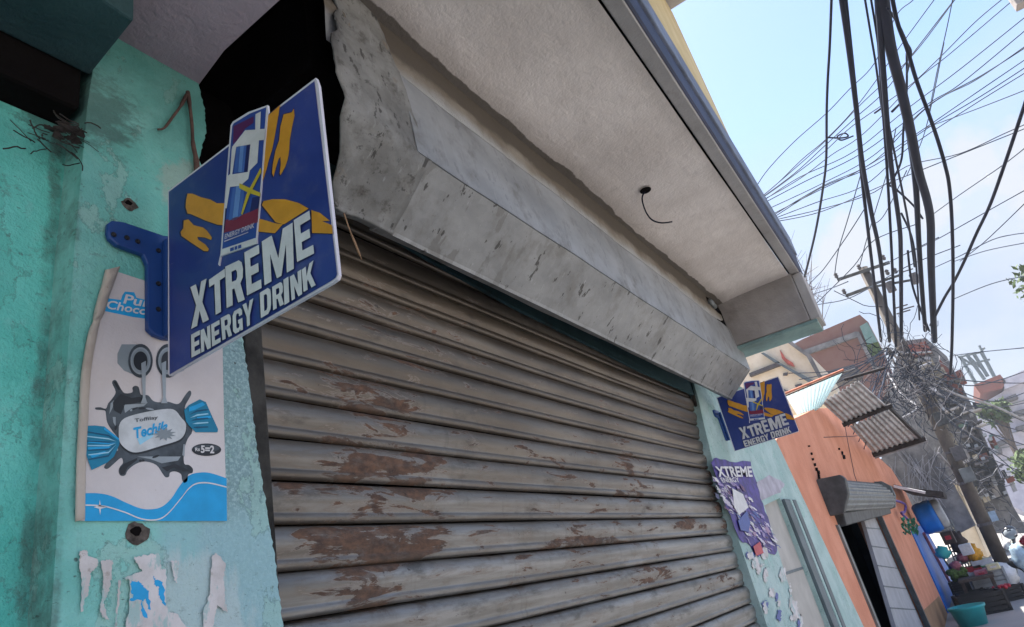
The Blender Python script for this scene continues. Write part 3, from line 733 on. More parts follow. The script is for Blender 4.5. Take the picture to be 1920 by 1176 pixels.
for py, pz, l in fine:
    rag = q.uniform(-0.0035, 0.0035) + 0.010 * math.sin(pz * 26 + 1) + 0.006 * math.sin(pz * 71)
    e = 1.05 + (0.02 if pz < 0.99 else 0) + q.uniform(-0.004, 0.004) - max(0, pz - 1.0) * 0.20
    row = []
    for t in range(9):
        x = (l + rag) + (e - l - rag) * t / 8
        row.append((x, py + 0.004 * math.sin(x * 31 + pz * 20) - (0.004 if t == 0 else 0), H + pz + 0.003 * math.sin(x * 47)))
    cols.append(row)
MB().grid(cols).build('hood_patch', M['hood_patch'], sh, smooth=True, solid=0.004)['label'] = 'rough blackened end piece of the hood with a torn edge'

# small things by the hood
tw = [on_y(645, 400, 0.80), on_y(655, 430, 0.79), on_y(668, 462, 0.785), on_y(678, 487, 0.78)]
tag(MB().tube(catmull(tw, 4), [0.0016] * 6 + [0.0024] * 5 + [0.001] * 2, 6).build('dry_twig', M['twig'], smooth=True), 'thin dry twig hanging from the torn end of the shutter hood', 'twig')
wire = thing('ceiling_wire', on_y(1210, 356, 0.42), 'short black wire curling out of a hole in the canopy ceiling', 'wire')
hole_c = Vector(on_x(1210, 356, 1.0)); r_ = ray(1210, 356); t_ = 1.348 / r_[2]; hole_c = Vector((r_[0] * t_, r_[1] * t_, H + 1.346))
wire.location = hole_c
MB().lathe(hole_c, (0, 0, -1), [(-0.002, 0.0), (0.0, 0.022), (0.003, 0.021), (0.004, 0.0)], 14).build('junction_hole', M['soot_shade'], wire)
def onz(u, v, z):
    r = ray(u, v); t = z / r[2]; return (r[0] * t, r[1] * t, H + z)
wp = [hole_c, onz(1204, 372, 1.335), onz(1210, 395, 1.32), onz(1222, 412, 1.31), onz(1240, 418, 1.31), onz(1260, 416, 1.315)]
MB().tube(catmull([tuple(p) for p in wp], 5), 0.0032, 6).build('bare_lead', M['cable'], wire, smooth=True)
tl = thing('tube_light', W(3.55, 0.72, 1.30), 'small lamp holder and a dark piece filling the shaded gap at the far end of the shutter hood', 'lamp')
MB().prism([W(3.50, 0.705, 1.245), W(3.735, 0.70, 1.16), W(3.735, 0.70, 1.30), W(3.62, 0.70, 1.335), W(3.50, 0.702, 1.33)], (0, 0.02, 0)).build('bracket', M['soot_shade'], tl)  # near-black piece stands in for the shaded gap above the hood end
MB().tube([W(3.50, 0.692, 1.30), W(3.58, 0.692, 1.285)], 0.014, 8).build('holder', M['grey_metal'], tl, smooth=True)
for nm, path, r, lab in (('hanging_wire', [(352, 172), (356, 200), (360, 235), (362, 270), (368, 300), (369, 330)], [0.004, 0.003, 0.003, 0.004, 0.005, 0.0015], 'rusty hooked wire hanging on the teal pillar above the big sign'),
                         ('hanging_wire', [(350, 178), (338, 200), (322, 222), (308, 240), (296, 243)], [0.0035, 0.0025, 0.0025, 0.002, 0.002], 'thin bent wire splaying left across the upper teal pillar')):
    P = [on_y(u, v, YW - 0.008) for u, v in path]
    P = catmull(P, 4); rr_ = [r[min(int(i / 4), len(r) - 1)] for i in range(len(P))]
    tag(MB().tube(P, rr_, 6).build(nm, M['rust_wire'], smooth=True), lab, 'wire', 'wires hooked on the teal pillar')
# cobwebby roots and dirt at the top of the groove
q = random.Random(5)
mb = MB()
for k in range(30):
    u0, v0 = q.gauss(122, 30), q.gauss(258, 18)
    p = Vector(on_y(u0, v0, 0.893))
    path = [p]
    d = Vector((q.choice((-1, 1)), q.uniform(-0.3, 0.05), q.uniform(-0.5, 0.3)))
    for s in range(5):
        d += Vector((q.uniform(-0.5, 0.5), q.uniform(-0.25, 0.25), q.uniform(-0.5, 0.5)))
        p = p + d.normalized() * q.uniform(0.004, 0.009); p.y = min(max(p.y, 0.886), 0.898); path.append(p.copy())
    mb.tube(path, q.uniform(0.0004, 0.0012), 4)
for k in range(5):
    p = on_y(q.gauss(125, 18), q.gauss(258, 10), 0.897)
    mb.blob(p, (q.uniform(0.006, 0.018), 0.004, q.uniform(0.003, 0.008)), k, 8, 0.5)
tag(mb.build('cobweb_dirt', simple('sooty_dirt', (0.035, 0.03, 0.028), 0.95, 0, 0.5, 40)), kind='stuff')
# the drilled holes and chips in the pillar plaster
for u, v, r, lab in ((258, 1000, 0.0125, 'round drilled hole in teal plaster just under the sweet poster'), (243, 384, 0.010, 'small broken hole in the teal plaster above the blue bracket')):
    c = on_y(u, v, YW)
    h = thing('plaster_hole', c, lab, 'hole', 'holes in the pillar plaster')
    q = random.Random(int(u))
    ring = [(c[0] + r * 1.25 * q.uniform(0.75, 1.15) * math.cos(2 * math.pi * k / 16), YW - 0.0012, c[2] + r * 1.2 * q.uniform(0.75, 1.1) * math.sin(2 * math.pi * k / 16)) for k in range(16)]
    MB().prism(ring, (0, 0.001, 0)).build('broken_rim', simple('chipped_grey_render', (0.15, 0.125, 0.11), 0.95, 0, 0.6, 90, 0.9), h)
    ring = [(c[0] - r * 0.2 + r * 0.62 * q.uniform(0.7, 1.15) * math.cos(2 * math.pi * k / 11), YW - 0.0019, c[2] + r * 0.2 + r * 0.5 * q.uniform(0.7, 1.1) * math.sin(2 * math.pi * k / 11)) for k in range(11)]
    MB().prism(ring, (0, 0.0006, 0)).build('bore', M['soot_shade'], h)

# ================================================================== SIGNS
GLYPH = {
 'X': [[(0, 0), (.34, 0), (.5, .33), (.66, 0), (1, 0), (.68, .5), (1, 1), (.66, 1), (.5, .67), (.34, 1), (0, 1), (.32, .5)]],
 'T': [[(0, 1), (1, 1), (1, .8), (.67, .8), (.67, 0), (.33, 0), (.33, .8), (0, .8)]],
 'E': [[(0, 0), (1, 0), (1, .2), (.36, .2), (.36, .4), (.88, .4), (.88, .6), (.36, .6), (.36, .8), (1, .8), (1, 1), (0, 1)]],
 'R': [[(0, 0), (.34, 0), (.34, .38), (.46, .38), (.64, 0), (1, 0), (.8, .44), (.95, .55), (.98, .75), (.92, .92), (.76, 1), (0, 1)], [(.34, .56), (.34, .81), (.58, .81), (.64, .75), (.64, .62), (.58, .56)]],
 'M': [[(0, 0), (.24, 0), (.24, .62), (.42, 0), (.58, 0), (.76, .62), (.76, 0), (1, 0), (1, 1), (.68, 1), (.5, .42), (.32, 1), (0, 1)]],
 'N': [[(0, 0), (.32, 0), (.32, .52), (.64, 0), (1, 0), (1, 1), (.68, 1), (.68, .48), (.36, 1), (0, 1)]],
 'G': [[(.2, 0), (.6, 0), (.72, .1), (.74, 0), (1, 0), (1, .52), (.55, .52), (.55, .36), (.66, .36), (.66, .22), (.58, .18), (.42, .18), (.35, .26), (.35, .74), (.42, .82), (.58, .82), (.66, .76), (.66, .66), (1, .66), (1, .86), (.82, 1), (.18, 1), (0, .84), (0, .16)]],
 'Y': [[(.34, 0), (.66, 0), (.66, .4), (1, 1), (.66, 1), (.5, .62), (.34, 1), (0, 1), (.34, .4)]],
 'D': [[(0, 0), (.72, 0), (.94, .12), (1, .3), (1, .7), (.94, .88), (.72, 1), (0, 1)], [(.35, .19), (.35, .81), (.56, .81), (.65, .72), (.65, .28), (.56, .19)]],
 'I': [[(0, 0), (1, 0), (1, 1), (0, 1)]],
 'K': [[(0, 0), (.34, 0), (.34, .32), (.42, .42), (.64, 0), (1, 0), (.66, .6), (1, 1), (.64, 1), (.34, .58), (.34, 1), (0, 1)]],
}
XS = 0.553
sgn = thing('projecting_sign', (XS, 0.885, H + 0.42), 'large blue energy drink sign board jutting out from the teal pillar', 'sign', 'drink signs beside the shutter')
def S(pts, layer):                       # trace on the sign face, one printed layer above the last
    return [on_x(u, v, XS - 0.0025 - 0.0004 * layer) for u, v in pts]
panel = [(315, 358), (592, 146), (597, 160), (634, 505), (635, 516), (632, 524), (622, 531), (317, 705), (315, 700)]
MB().prism([on_x(u, v, XS) for u, v in panel], (0.005, 0, 0)).build('panel', M['sign_edge'], sgn)
fc = [(316.5, 360), (589.5, 152), (631, 505), (632, 514), (629, 521), (620, 527.5), (318, 702)]
MB().flat([S(fc, -4)]).build('panel_print', M['sign_blue'], sgn)
# die-cut can standing above the top edge
c3 = lambda p: sub(p, 300, 130, 0.5014)
can = c3([(264, 210), (272, 196), (330, 160), (402, 134), (404, 160), (385, 380), (372, 530), (363, 634), (364, 652), (228, 700), (222, 735), (217, 730), (226, 690), (232, 610)])
can_o = MB().prism(S(can, 0), (0.0035, 0, 0)).build('can_board', M['sign_edge'], sgn)
MB().flat([S(c3([(270, 212), (276, 202), (335, 166), (397, 142), (380, 380), (367, 530), (358, 630), (233, 672), (238, 600), (254, 400)]), 1)]).build('can_body', M['can_blue'], can_o)
MB().flat([S(c3([(271, 285), (283, 283), (262, 395), (250, 520), (243, 600), (238, 600), (246, 500), (258, 390)]), 2)]).build('can_shade', M['can_dark'], can_o)
MB().flat([S(c3([(300, 282), (322, 279), (312, 384), (300, 385), (292, 384)]), 2), ]).build('can_highlight', M['can_light'], can_o)
MB().flat([S(c3([(285, 438), (304, 434), (290, 560), (270, 566)]), 2)]).build('can_highlight', M['can_light'], can_o)
for poly, m_ in (([(324, 281), (337, 281), (328, 384), (314, 384)], 'can_dark'), ([(314, 282), (324, 281), (314, 384), (305, 385)], 'can_mid'), ([(286, 283), (299, 282), (291, 385), (277, 390)], 'can_mid'), ([(305, 434), (318, 430), (306, 545), (292, 555)], 'can_mid'), ([(345, 480), (374, 474), (368, 520), (336, 534)], 'can_dark'), ([(272, 445), (284, 440), (270, 562), (256, 566)], 'can_mid')):
    MB().flat([S(c3(poly), 2.05)]).build('can_shade', M[m_], can_o)
MB().flat([S(c3([(275, 213), (350, 176), (349, 200), (318, 222), (286, 268), (273, 280)]), 2)]).build('can_plum', M['plum_ink'], can_o)
MB().flat([S(c3([(241, 565), (300, 548), (368, 520), (365, 572), (300, 596), (238, 612)]), 2)]).build('can_band', M['red_ink'], can_o)
for poly in ([(270, 290), (318, 228), (356, 226), (357, 168), (377, 158), (374, 224), (393, 222), (391, 264), (370, 266), (364, 350), (336, 378), (330, 410), (300, 436), (262, 440), (249, 520), (243, 520), (252, 400), (262, 392), (268, 300)],):
    mbw = MB()
    holes = [[(285, 290), (338, 281), (328, 384), (270, 393)], ]
    hole2 = [(341, 282), (352, 281), (347, 352), (337, 364)]
    mbw.flat([S(c3(poly), 3), S(c3(holes[0]), 3)]).build('can_frame', M['white_ink'], can_o)
MB().flat([S(c3([(297, 426), (375, 462), (374, 476), (330, 462), (296, 444)]), 4)]).flat([S(c3([(376, 368), (379, 384), (335, 470), (308, 545), (303, 540), (322, 470)]), 5)]).build('sword_emblem', M['yellow_ink'], can_o)
MB().flat([S(c3([(229, 676), (363, 631), (362, 652), (227, 698)]), 3)]).build('can_foot', M['white_ink'], can_o)
def place_text(body, quad, fn, mb, bold=0.02, shear=0.0):
    cu = bpy.data.curves.new('t', 'FONT'); cu.body = body; cu.offset = bold; cu.shear = shear; cu.resolution_u = 3
    ob = bpy.data.objects.new('t', cu); C.objects.link(ob)
    dg = bpy.context.evaluated_depsgraph_get()
    me = bpy.data.meshes.new_from_object(ob.evaluated_get(dg))
    xs = [v.co.x for v in me.vertices]; ys = [v.co.y for v in me.vertices]
    x0, x1, y0, y1 = min(xs), max(xs), min(ys), max(ys)
    tl_, tr_, br_, bl_ = quad
    out = []
    for v in me.vertices:
        a = (v.co.x - x0) / (x1 - x0); b = (v.co.y - y0) / (y1 - y0)
        u = (1 - a) * ((1 - b) * bl_[0] + b * tl_[0]) + a * ((1 - b) * br_[0] + b * tr_[0])
        w = (1 - a) * ((1 - b) * bl_[1] + b * tl_[1]) + a * ((1 - b) * br_[1] + b * tr_[1])
        out.append(fn([(u, w)])[0])
    mb.add(out, [tuple(p.vertices) for p in me.polygons])
    bpy.data.objects.remove(ob); bpy.data.curves.remove(cu); bpy.data.meshes.remove(me)
    return mb
tm = MB()
place_text('ENERGY DRINK', c3([(243, 617), (354, 573), (352, 592), (241, 636)]), lambda p: S(p, 4), tm, 0.03)
tm.flat([S(c3([(240, 642), (330, 608), (330, 611), (240, 646)]), 4)])
tm.build('can_lettering', M['pale_ink'], can_o)
tm = MB()
for a, b in ((262, 276), (279, 289), (292, 304)):
    y_ = lambda x: 676 - (x - 229) * 0.336
    tm.flat([S(c3([(a, y_(a) + 4), (b, y_(b) + 4), (b, y_(b) + 17), (a, y_(a) + 17)]), 4)])
tm.build('can_marks', M['can_blue'], can_o)
c4 = lambda p: sub(p, 460, 150, 0.2637)
c2 = lambda p: sub(p, 330, 350, 0.14456)
strokes = [c4([(246, 180), (236, 250), (222, 330), (206, 420), (190, 500), (168, 565), (150, 640), (134, 690), (123, 722), (117, 690), (118, 655), (130, 480), (138, 360), (150, 262), (180, 238)]),
           c4([(330, 230), (345, 204), (350, 255), (331, 340), (316, 430), (312, 500), (303, 560), (283, 620), (250, 678), (244, 660), (252, 600), (250, 545), (238, 560), (222, 610), (200, 688), (190, 660), (196, 600), (215, 500), (240, 430), (250, 330), (272, 246), (310, 236)]),
           c2([(150, 90), (215, 92), (330, 140), (440, 165), (530, 215), (640, 215), (610, 500), (540, 495), (380, 440), (200, 360), (150, 350), (125, 270), (130, 180)]),
           c2([(100, 440), (160, 425), (230, 500), (350, 530), (400, 570), (467, 660), (455, 692), (370, 660), (275, 652), (290, 690), (380, 750), (427, 810), (415, 840), (360, 835), (200, 730), (70, 640), (60, 590), (95, 540)]),
           c4([(118, 890), (130, 862), (190, 848), (280, 848), (380, 875), (450, 915), (380, 960), (275, 1027), (215, 1012), (170, 955)]),
           c4([(95, 985), (150, 1000), (215, 1020), (268, 1026), (210, 1090), (90, 1078)]),
           c4([(470, 925), (530, 945), (602, 1002), (545, 1004), (615, 1032), (622, 1093), (475, 1088)])]
for st in strokes:
    cx = sum(p[0] for p in st) / len(st); cy = sum(p[1] for p in st) / len(st)
    MB().flat([S([(cx + (u - cx) * 1.05 - 1.3, cy + (v - cy) * 1.03 + 0.8) for u, v in st], -3)]).build('stroke_shadow', M['navy_ink'], sgn)
    MB().flat([S(st, -2)]).build('brush_stroke', M['orange_ink'], sgn)
c3b = lambda p: sub(p, 340, 380, 0.2722)
L1 = [('X', (62, 583), (174, 523), (190, 806), (67, 871)), ('T', (190, 532), (299, 456), (310, 733), (200, 792)), ('R', (302, 442), (424, 384), (437, 668), (312, 726)), ('E', (434, 343), (534, 290), (553, 588), (452, 640)), ('M', (554, 268), (766, 138), (775, 455), (573, 570)), ('E', (774, 122), (882, 55), (915, 350), (797, 409))]
L2 = [('E', (67, 911), (127, 878), (132, 1036), (70, 1069)), ('N', (132, 881), (198, 843), (203, 1000), (137, 1034)), ('E', (205, 840), (262, 808), (271, 960), (212, 993)), ('R', (271, 796), (341, 759), (350, 914), (283, 949)), ('G', (352, 756), (416, 718), (425, 875), (357, 910)), ('Y', (421, 706), (496, 659), (494, 832), (430, 866)),
      ('D', (540, 622), (617, 575), (618, 755), (548, 796)), ('R', (625, 581), (699, 538), (706, 700), (632, 742)), ('I', (703, 531), (737, 510), (744, 684), (710, 706)), ('N', (747, 511), (825, 461), (832, 630), (760, 676)), ('K', (829, 463), (910, 397), (926, 568), (842, 616))]
def letters(name, L):
    fg, bg = MB(), MB()
    for ch, tl_, tr_, br_, bl_ in L:
        for mbx, ox, oy, lay in ((fg, 0, 0, 2), (bg, -7, 5, 1)):
            polys = []
            for poly in GLYPH[ch]:
                P = []
                for a, b in poly:
                    u = (1 - a) * ((1 - b) * bl_[0] + b * tl_[0]) + a * ((1 - b) * br_[0] + b * tr_[0]) + ox
                    w = (1 - a) * ((1 - b) * bl_[1] + b * tl_[1]) + a * ((1 - b) * br_[1] + b * tr_[1]) + oy
                    P.append((u, w))
                polys.append(S(c3b(P), lay + 2.5))
            mbx.flat(polys)
    fg.build(name, M['white_ink'], sgn); bg.build(name + '_shadow', M['navy_ink'], sgn)
letters('headline_lettering', L1); letters('second_lettering', L2)
# bracket: flat plastic plate screwed to the wall, arm reaching left
YB = YW - 0.004
br_poly = [(196, 424), (203, 419), (228, 422), (300, 446), (317, 448), (317, 640), (300, 639), (282, 632), (271, 622), (270, 500), (262, 482), (213, 464), (199, 452), (195, 440)]
bro = MB().prism([on_y(u, v, YB) for u, v in br_poly], (0, -0.010, 0)).build('bracket', M['blue_plastic'], sgn, bevel=0.003)
MB().prism([on_y(u, v, YB - 0.010) for u, v in [(303, 452), (317, 454), (317, 636), (304, 632)]], (0, -0.012, 0)).build('bracket_rib', M['blue_plastic'], bro, bevel=0.003)
for u, v in [(213, 440), (238, 446), (258, 453), (297, 470), (297, 532), (297, 580)]:
    c = on_y(u, v, YB - 0.0105)
    MB().lathe(c, (0, -1, 0), [(0, 0.0042), (0.0012, 0.004), (0.0014, 0.0022), (0.0004, 0.0)], 10).build('screw', M['screw'], bro)
# the far sign is a copy, standing beyond the end of the hood
s2 = copy_tree(sgn)
bl2, br2, tr2 = on_x(1377, 846, 3.95), on_x(1496, 807, 3.95), on_x(1454, 705, 3.95)
bl1, br1, tr1 = on_x(315, 705, XS), on_x(632, 525, XS), on_x(592, 147, XS)
ky = (bl2[1] - br2[1]) / (bl1[1] - br1[1]); kz = (tr2[2] - br2[2]) / (tr1[2] - br1[2])
s2.scale = (1, ky, kz)
s2.location = (3.95, bl2[1] - (bl1[1] - 0.885) * ky, bl2[2] - (bl1[2] - (H + 0.42)) * kz)
s2['label'] = 'smaller looking blue energy drink sign at the far end of the shutter hood'

# ================================================================== SWEET POSTER ON THE LEFT PILLAR
YQ = YW - 0.003
post = thing('sweet_poster', on_y(290, 976, YQ), 'white and blue sweet poster with chocolate splash pasted under the big sign', 'poster')
def Q(pts, layer):
    return [on_y(u, v, YQ - 0.0005 * layer) for u, v in pts]
q = random.Random(2)
outline = [(208, 505), (217, 509), (300, 536), (360, 553), (416, 569), (417, 640), (418, 700), (420, 800), (423, 900), (425, 976), (300, 977), (150, 977), (150, 900), (155, 790), (163, 700), (172, 640), (185, 590)]
MB().flat([Q(outline, 0)]).build('sheet', M['paper'], post, solid=0.0006)
c5 = lambda p: sub(p, 150, 680, 0.2552)
c4p = lambda p: sub(p, 130, 480, 0.442)
c6 = lambda p: sub(p, 130, 490, 0.2126)
band = c5(catmull([(36, 960), (130, 960), (230, 980), (340, 1030), (440, 1070), (520, 1078), (600, 1060), (670, 1000), (730, 910), (800, 830), (880, 808), (960, 812), (1077, 850)], 4) + [(1080, 1164), (36, 1164)])
MB().flat([Q(band, 1)]).build('blue_wave', M['cyan_ink'], post)
wl = catmull([(36, 1047), (120, 1050), (200, 1060), (330, 1100), (450, 1148), (560, 1155), (640, 1115), (740, 1000), (800, 925), (860, 888), (950, 885), (1078, 915)], 5)
up_ = c5([(a, b - 5) for a, b in wl]); dn_ = c5([(a, b + 5) for a, b in wl])
MB().grid([Q(up_, 2), Q(dn_, 2)]).build('wave_line', M['white_ink'], post)
MB().flat([Q(c5([(145, 1005), (152, 1050), (200, 1062), (154, 1074), (148, 1120), (140, 1074), (100, 1062), (140, 1050)]), 2)]).build('sparkle', M['white_ink'], post)
splash = [(113, 330), (150, 328), (190, 338), (207, 300), (240, 260), (262, 215), (236, 152), (246, 130), (268, 134), (300, 192), (330, 225), (385, 218), (385, 186), (405, 170), (432, 182), (448, 236), (500, 240), (540, 283), (600, 292), (650, 288), (710, 305), (740, 290), (762, 255), (795, 212), (812, 208), (818, 232), (798, 272), (770, 330), (790, 400), (826, 500), (792, 560), (766, 640), (765, 740), (800, 752), (828, 778), (826, 810), (795, 822), (790, 866), (768, 884), (750, 862), (742, 820), (700, 800), (662, 808), (654, 838), (628, 842), (604, 812), (560, 752), (480, 727), (410, 745), (352, 790), (332, 828), (298, 830), (284, 800), (292, 768), (316, 736), (302, 700), (250, 742), (205, 780), (180, 776), (182, 756), (230, 690), (280, 620), (280, 560), (236, 500), (200, 440), (190, 380), (180, 352), (116, 346)]
MB().flat([Q(c5(catmull(splash + [splash[0]], 3)[:-1]), 1)]).build('splash', M['choc'], post)
for poly in ([(240, 290), (300, 230), (380, 260), (440, 250), (480, 280), (400, 300), (330, 310), (300, 380), (250, 350)], [(290, 780), (330, 740), (420, 700), (420, 715), (350, 770), (325, 820), (300, 822)], [(600, 770), (700, 745), (760, 770), (815, 800), (760, 800), (690, 770), (640, 800)], [(245, 140), (262, 138), (298, 200), (280, 200)], [(120, 334), (190, 345), (205, 380), (190, 350)]):
    MB().flat([Q(c5(poly), 2)]).build('splash_shade', M['choc_dark'], post)
for poly in ([(320, 310), (480, 300), (500, 290), (470, 320), (380, 335), (330, 370)], [(420, 690), (560, 690), (740, 690), (720, 720), (600, 740), (520, 710)], [(225, 300), (250, 275), (240, 330), (215, 380)], [(760, 600), (772, 600), (768, 690), (752, 680)], [(240, 400), (262, 400), (262, 470), (245, 440)]):
    MB().flat([Q(c5(poly), 2)]).build('splash_gloss', M['choc_light'], post)
candy = catmull([(285, 470), (305, 428), (360, 395), (500, 360), (640, 340), (700, 352), (740, 400), (778, 450), (770, 520), (725, 570), (600, 610), (450, 655), (375, 655), (310, 610), (286, 555), (285, 470)], 4)[:-1]
MB().flat([Q(c5([(a + 4, b + 14) for a, b in candy]), 2.5)]).build('sweet_shadow', M['choc_dark'], post)
MB().flat([Q(c5(candy), 3.2)]).build('sweet_body', M['wrapper'], post)
for pl, folds in (([(38, 465), (110, 462), (180, 470), (296, 565), (285, 612), (250, 690), (200, 735), (140, 765), (85, 790), (60, 720), (34, 640)], ([(60, 570), (200, 580), (270, 590), (200, 600), (60, 590)], [(60, 620), (230, 615), (230, 630), (60, 640)], [(70, 680), (180, 650), (200, 660), (90, 700)], [(180, 475), (290, 560), (280, 570), (175, 490)])),
                  ([(765, 350), (800, 312), (880, 270), (925, 290), (960, 370), (1015, 490), (1010, 512), (850, 512), (800, 462), (778, 430)], ([(800, 330), (900, 290), (920, 310), (840, 350), (800, 360)], [(860, 400), (960, 390), (965, 405), (860, 420)]))):
    MB().flat([Q(c5(pl), 3)]).build('wrapper_twist', M['deep_cyan'], post)
    for f in folds:
        MB().flat([Q(c5(f), 4)]).build('wrapper_fold', M['cyan_ink'], post)
q = random.Random(14)
for k in range(16):
    a = q.uniform(0, 6.28); cx_, cy_ = 480 + 250 * math.cos(a) * q.uniform(0.75, 1.05), 520 + 215 * math.sin(a) * q.uniform(0.8, 1.0)
    if 285 < cx_ < 775 and 360 < cy_ < 650: continue
    rx_, ry_ = q.uniform(8, 34), q.uniform(5, 12); th_ = a + 1.57
    el_ = [(cx_ + rx_ * math.cos(t) * math.cos(th_) - ry_ * math.sin(t) * math.sin(th_), cy_ + rx_ * math.cos(t) * math.sin(th_) + ry_ * math.sin(t) * math.cos(th_)) for t in [2 * math.pi * j / 9 for j in range(9)]]
    if max(p[1] for p in el_) > 790 or min(p[0] for p in el_) < 215 or max(p[0] for p in el_) > 780 or min(p[1] for p in el_) < 240: continue
    MB().flat([Q(c5(el_), 2.2 + 0.015 * k)]).build('splash_gloss', M['choc_light' if k % 2 else 'choc_dark'], post)
for k in range(7):
    y0_ = 500 + k * 34
    MB().flat([Q(c5([(46 + k * 3, y0_ + 4), (210, y0_ + 30 - k * 9), (268, 575 + k * 5), (210, y0_ + 40 - k * 9), (48 + k * 3, y0_ + 12)]), 4.3 + 0.04 * k)]).build('wrapper_fold', M['ice_ink' if k % 2 else 'navy_cyan'], post)
for k in range(5):
    MB().flat([Q(c5([(800 + k * 8, 385 + k * 22), (860, 350 + k * 30), (940, 340 + k * 32), (945, 348 + k * 32), (860, 362 + k * 30)]), 4.3 + 0.04 * k)]).build('wrapper_fold', M['ice_ink' if k % 2 else 'navy_cyan'], post)
tw_ = MB(); place_text('Toffilay', c5([(400, 412), (572, 388), (574, 420), (404, 448)]), lambda p: Q(p, 4), tw_, 0.02); tw_.build('sweet_small_lettering', M['choc'], post)
tw_ = MB(); place_text('Techila', c5([(388, 480), (648, 425), (642, 505), (410, 560)]), lambda p: Q(p, 4), tw_, 0.035, 0.25); tw_.build('sweet_lettering', M['cyan_ink'], post)
MB().flat([Q(c5([(420, 560), (545, 520), (535, 545), (440, 605)]), 4)]).build('sweet_flourish', M['ice_ink'], post)
burst = []
for k in range(22):
    a = 2 * math.pi * k / 22; r = 1.0 if k % 2 else 0.55
    burst.append((622 + 88 * r * math.cos(a), 525 + 52 * r * math.sin(a)))
MB().flat([Q(c5(burst), 4.5)]).build('sweet_burst', M['grey_ink'], post)
def ell(cx, cy, rx, ry, n=26): return [(cx + rx * math.cos(2 * math.pi * k / n), cy + ry * math.sin(2 * math.pi * k / n)) for k in range(n)]
MB().flat([Q(c5(ell(930, 640, 108, 46)), 2)]).build('price_oval', M['choc_dark'], post)
MB().flat([Q(c5(ell(930, 630, 96, 26)), 2.6)]).build('price_gloss', M['choc'], post)
tw_ = MB(); place_text('5=2', c5([(888, 608), (988, 610), (986, 668), (888, 664)]), lambda p: Q(p, 4), tw_, 0.035)
place_text('Rs', c5([(846, 626), (880, 622), (880, 650), (848, 652)]), lambda p: Q(p, 4), tw_, 0.02); tw_.build('price_lettering', M['white_ink'], post)
for cx, dx in ((302, -100), (420, 92)):
    cy = 445
    MB().flat([Q(c4p([(cx, cy - 70), (cx + dx * 0.8, cy - 70), (cx + dx * 0.98, cy - 30), (cx + dx * 0.98, cy + 10), (cx + dx * 0.7, cy + 42), (cx, cy + 70)]), 1)]).build('cup_side', M['grey_ink'], post)
    for rx, ry, m, lay in ((52, 72, 'choc', 2), (43, 58, 'choc_light', 3), (37, 50, 'grey_ink', 3.6), (30, 40, 'choc_dark', 4.2)):
        MB().flat([Q(c4p(ell(cx, cy, rx, ry)), lay)]).build('cup_ring', M[m], post)
    x0 = 317 if dx < 0 else 403
    MB().flat([Q(c4p([(x0 - 12, cy + 10), (x0 + 8, cy), (x0 + 6, 600), (x0 + 14, 625), (x0 - 14, 625), (x0 - 5, 600)]), 5)]).build('pouring_stream', M['choc_light'], post)
ban = [(338, 326), (455, 342), (468, 300), (490, 268), (572, 274), (592, 322), (660, 338), (700, 345), (900, 392), (900, 520), (660, 505), (560, 492), (450, 468), (312, 440), (320, 405), (345, 380)]
MB().flat([Q(c6(ban), 1)]).build('title_ribbon', M['cyan_ink'], post)
tw_ = MB(); place_text('Pure', c6([(475, 285), (790, 345), (790, 425), (475, 372)]), lambda p: Q(p, 2), tw_, 0.02, 0.2); place_text('Chocolate', c6([(335, 340), (880, 440), (880, 510), (330, 418)]), lambda p: Q(p, 2.6), tw_, 0.02, 0.2); tw_.build('title_lettering', M['white_ink'], post)
# rolled-up left margin
q = random.Random(8)
mb = MB()
spine = [(211, 503, 14, 9), (203, 530, 12, 9), (193, 560, 11, 8), (185, 590, 10, 8), (181, 602, 7, 5), (175, 620, 9, 6), (167, 660, 9, 6), (160, 710, 9, 6), (156, 790, 9, 5), (152, 870, 9, 4), (150, 976, 9, 3)]
rows = []
for u, v, w, h in [tuple(a) for a in catmull(spine, 4)]:
    row = []
    for k in range(9):
        a = math.pi * k / 8
        p = on_y(u - w * math.cos(a) * 1.0, v + w * 0.25 * math.cos(a), YQ - 0.0008 - 0.0011 * h * math.sin(a) * (1 + 0.25 * math.sin(v * 0.21 + k)))
        row.append(p)
    rows.append(row)
mb.grid(rows).build('curled_margin', M['old_paper'], post, smooth=True, solid=0.0006)
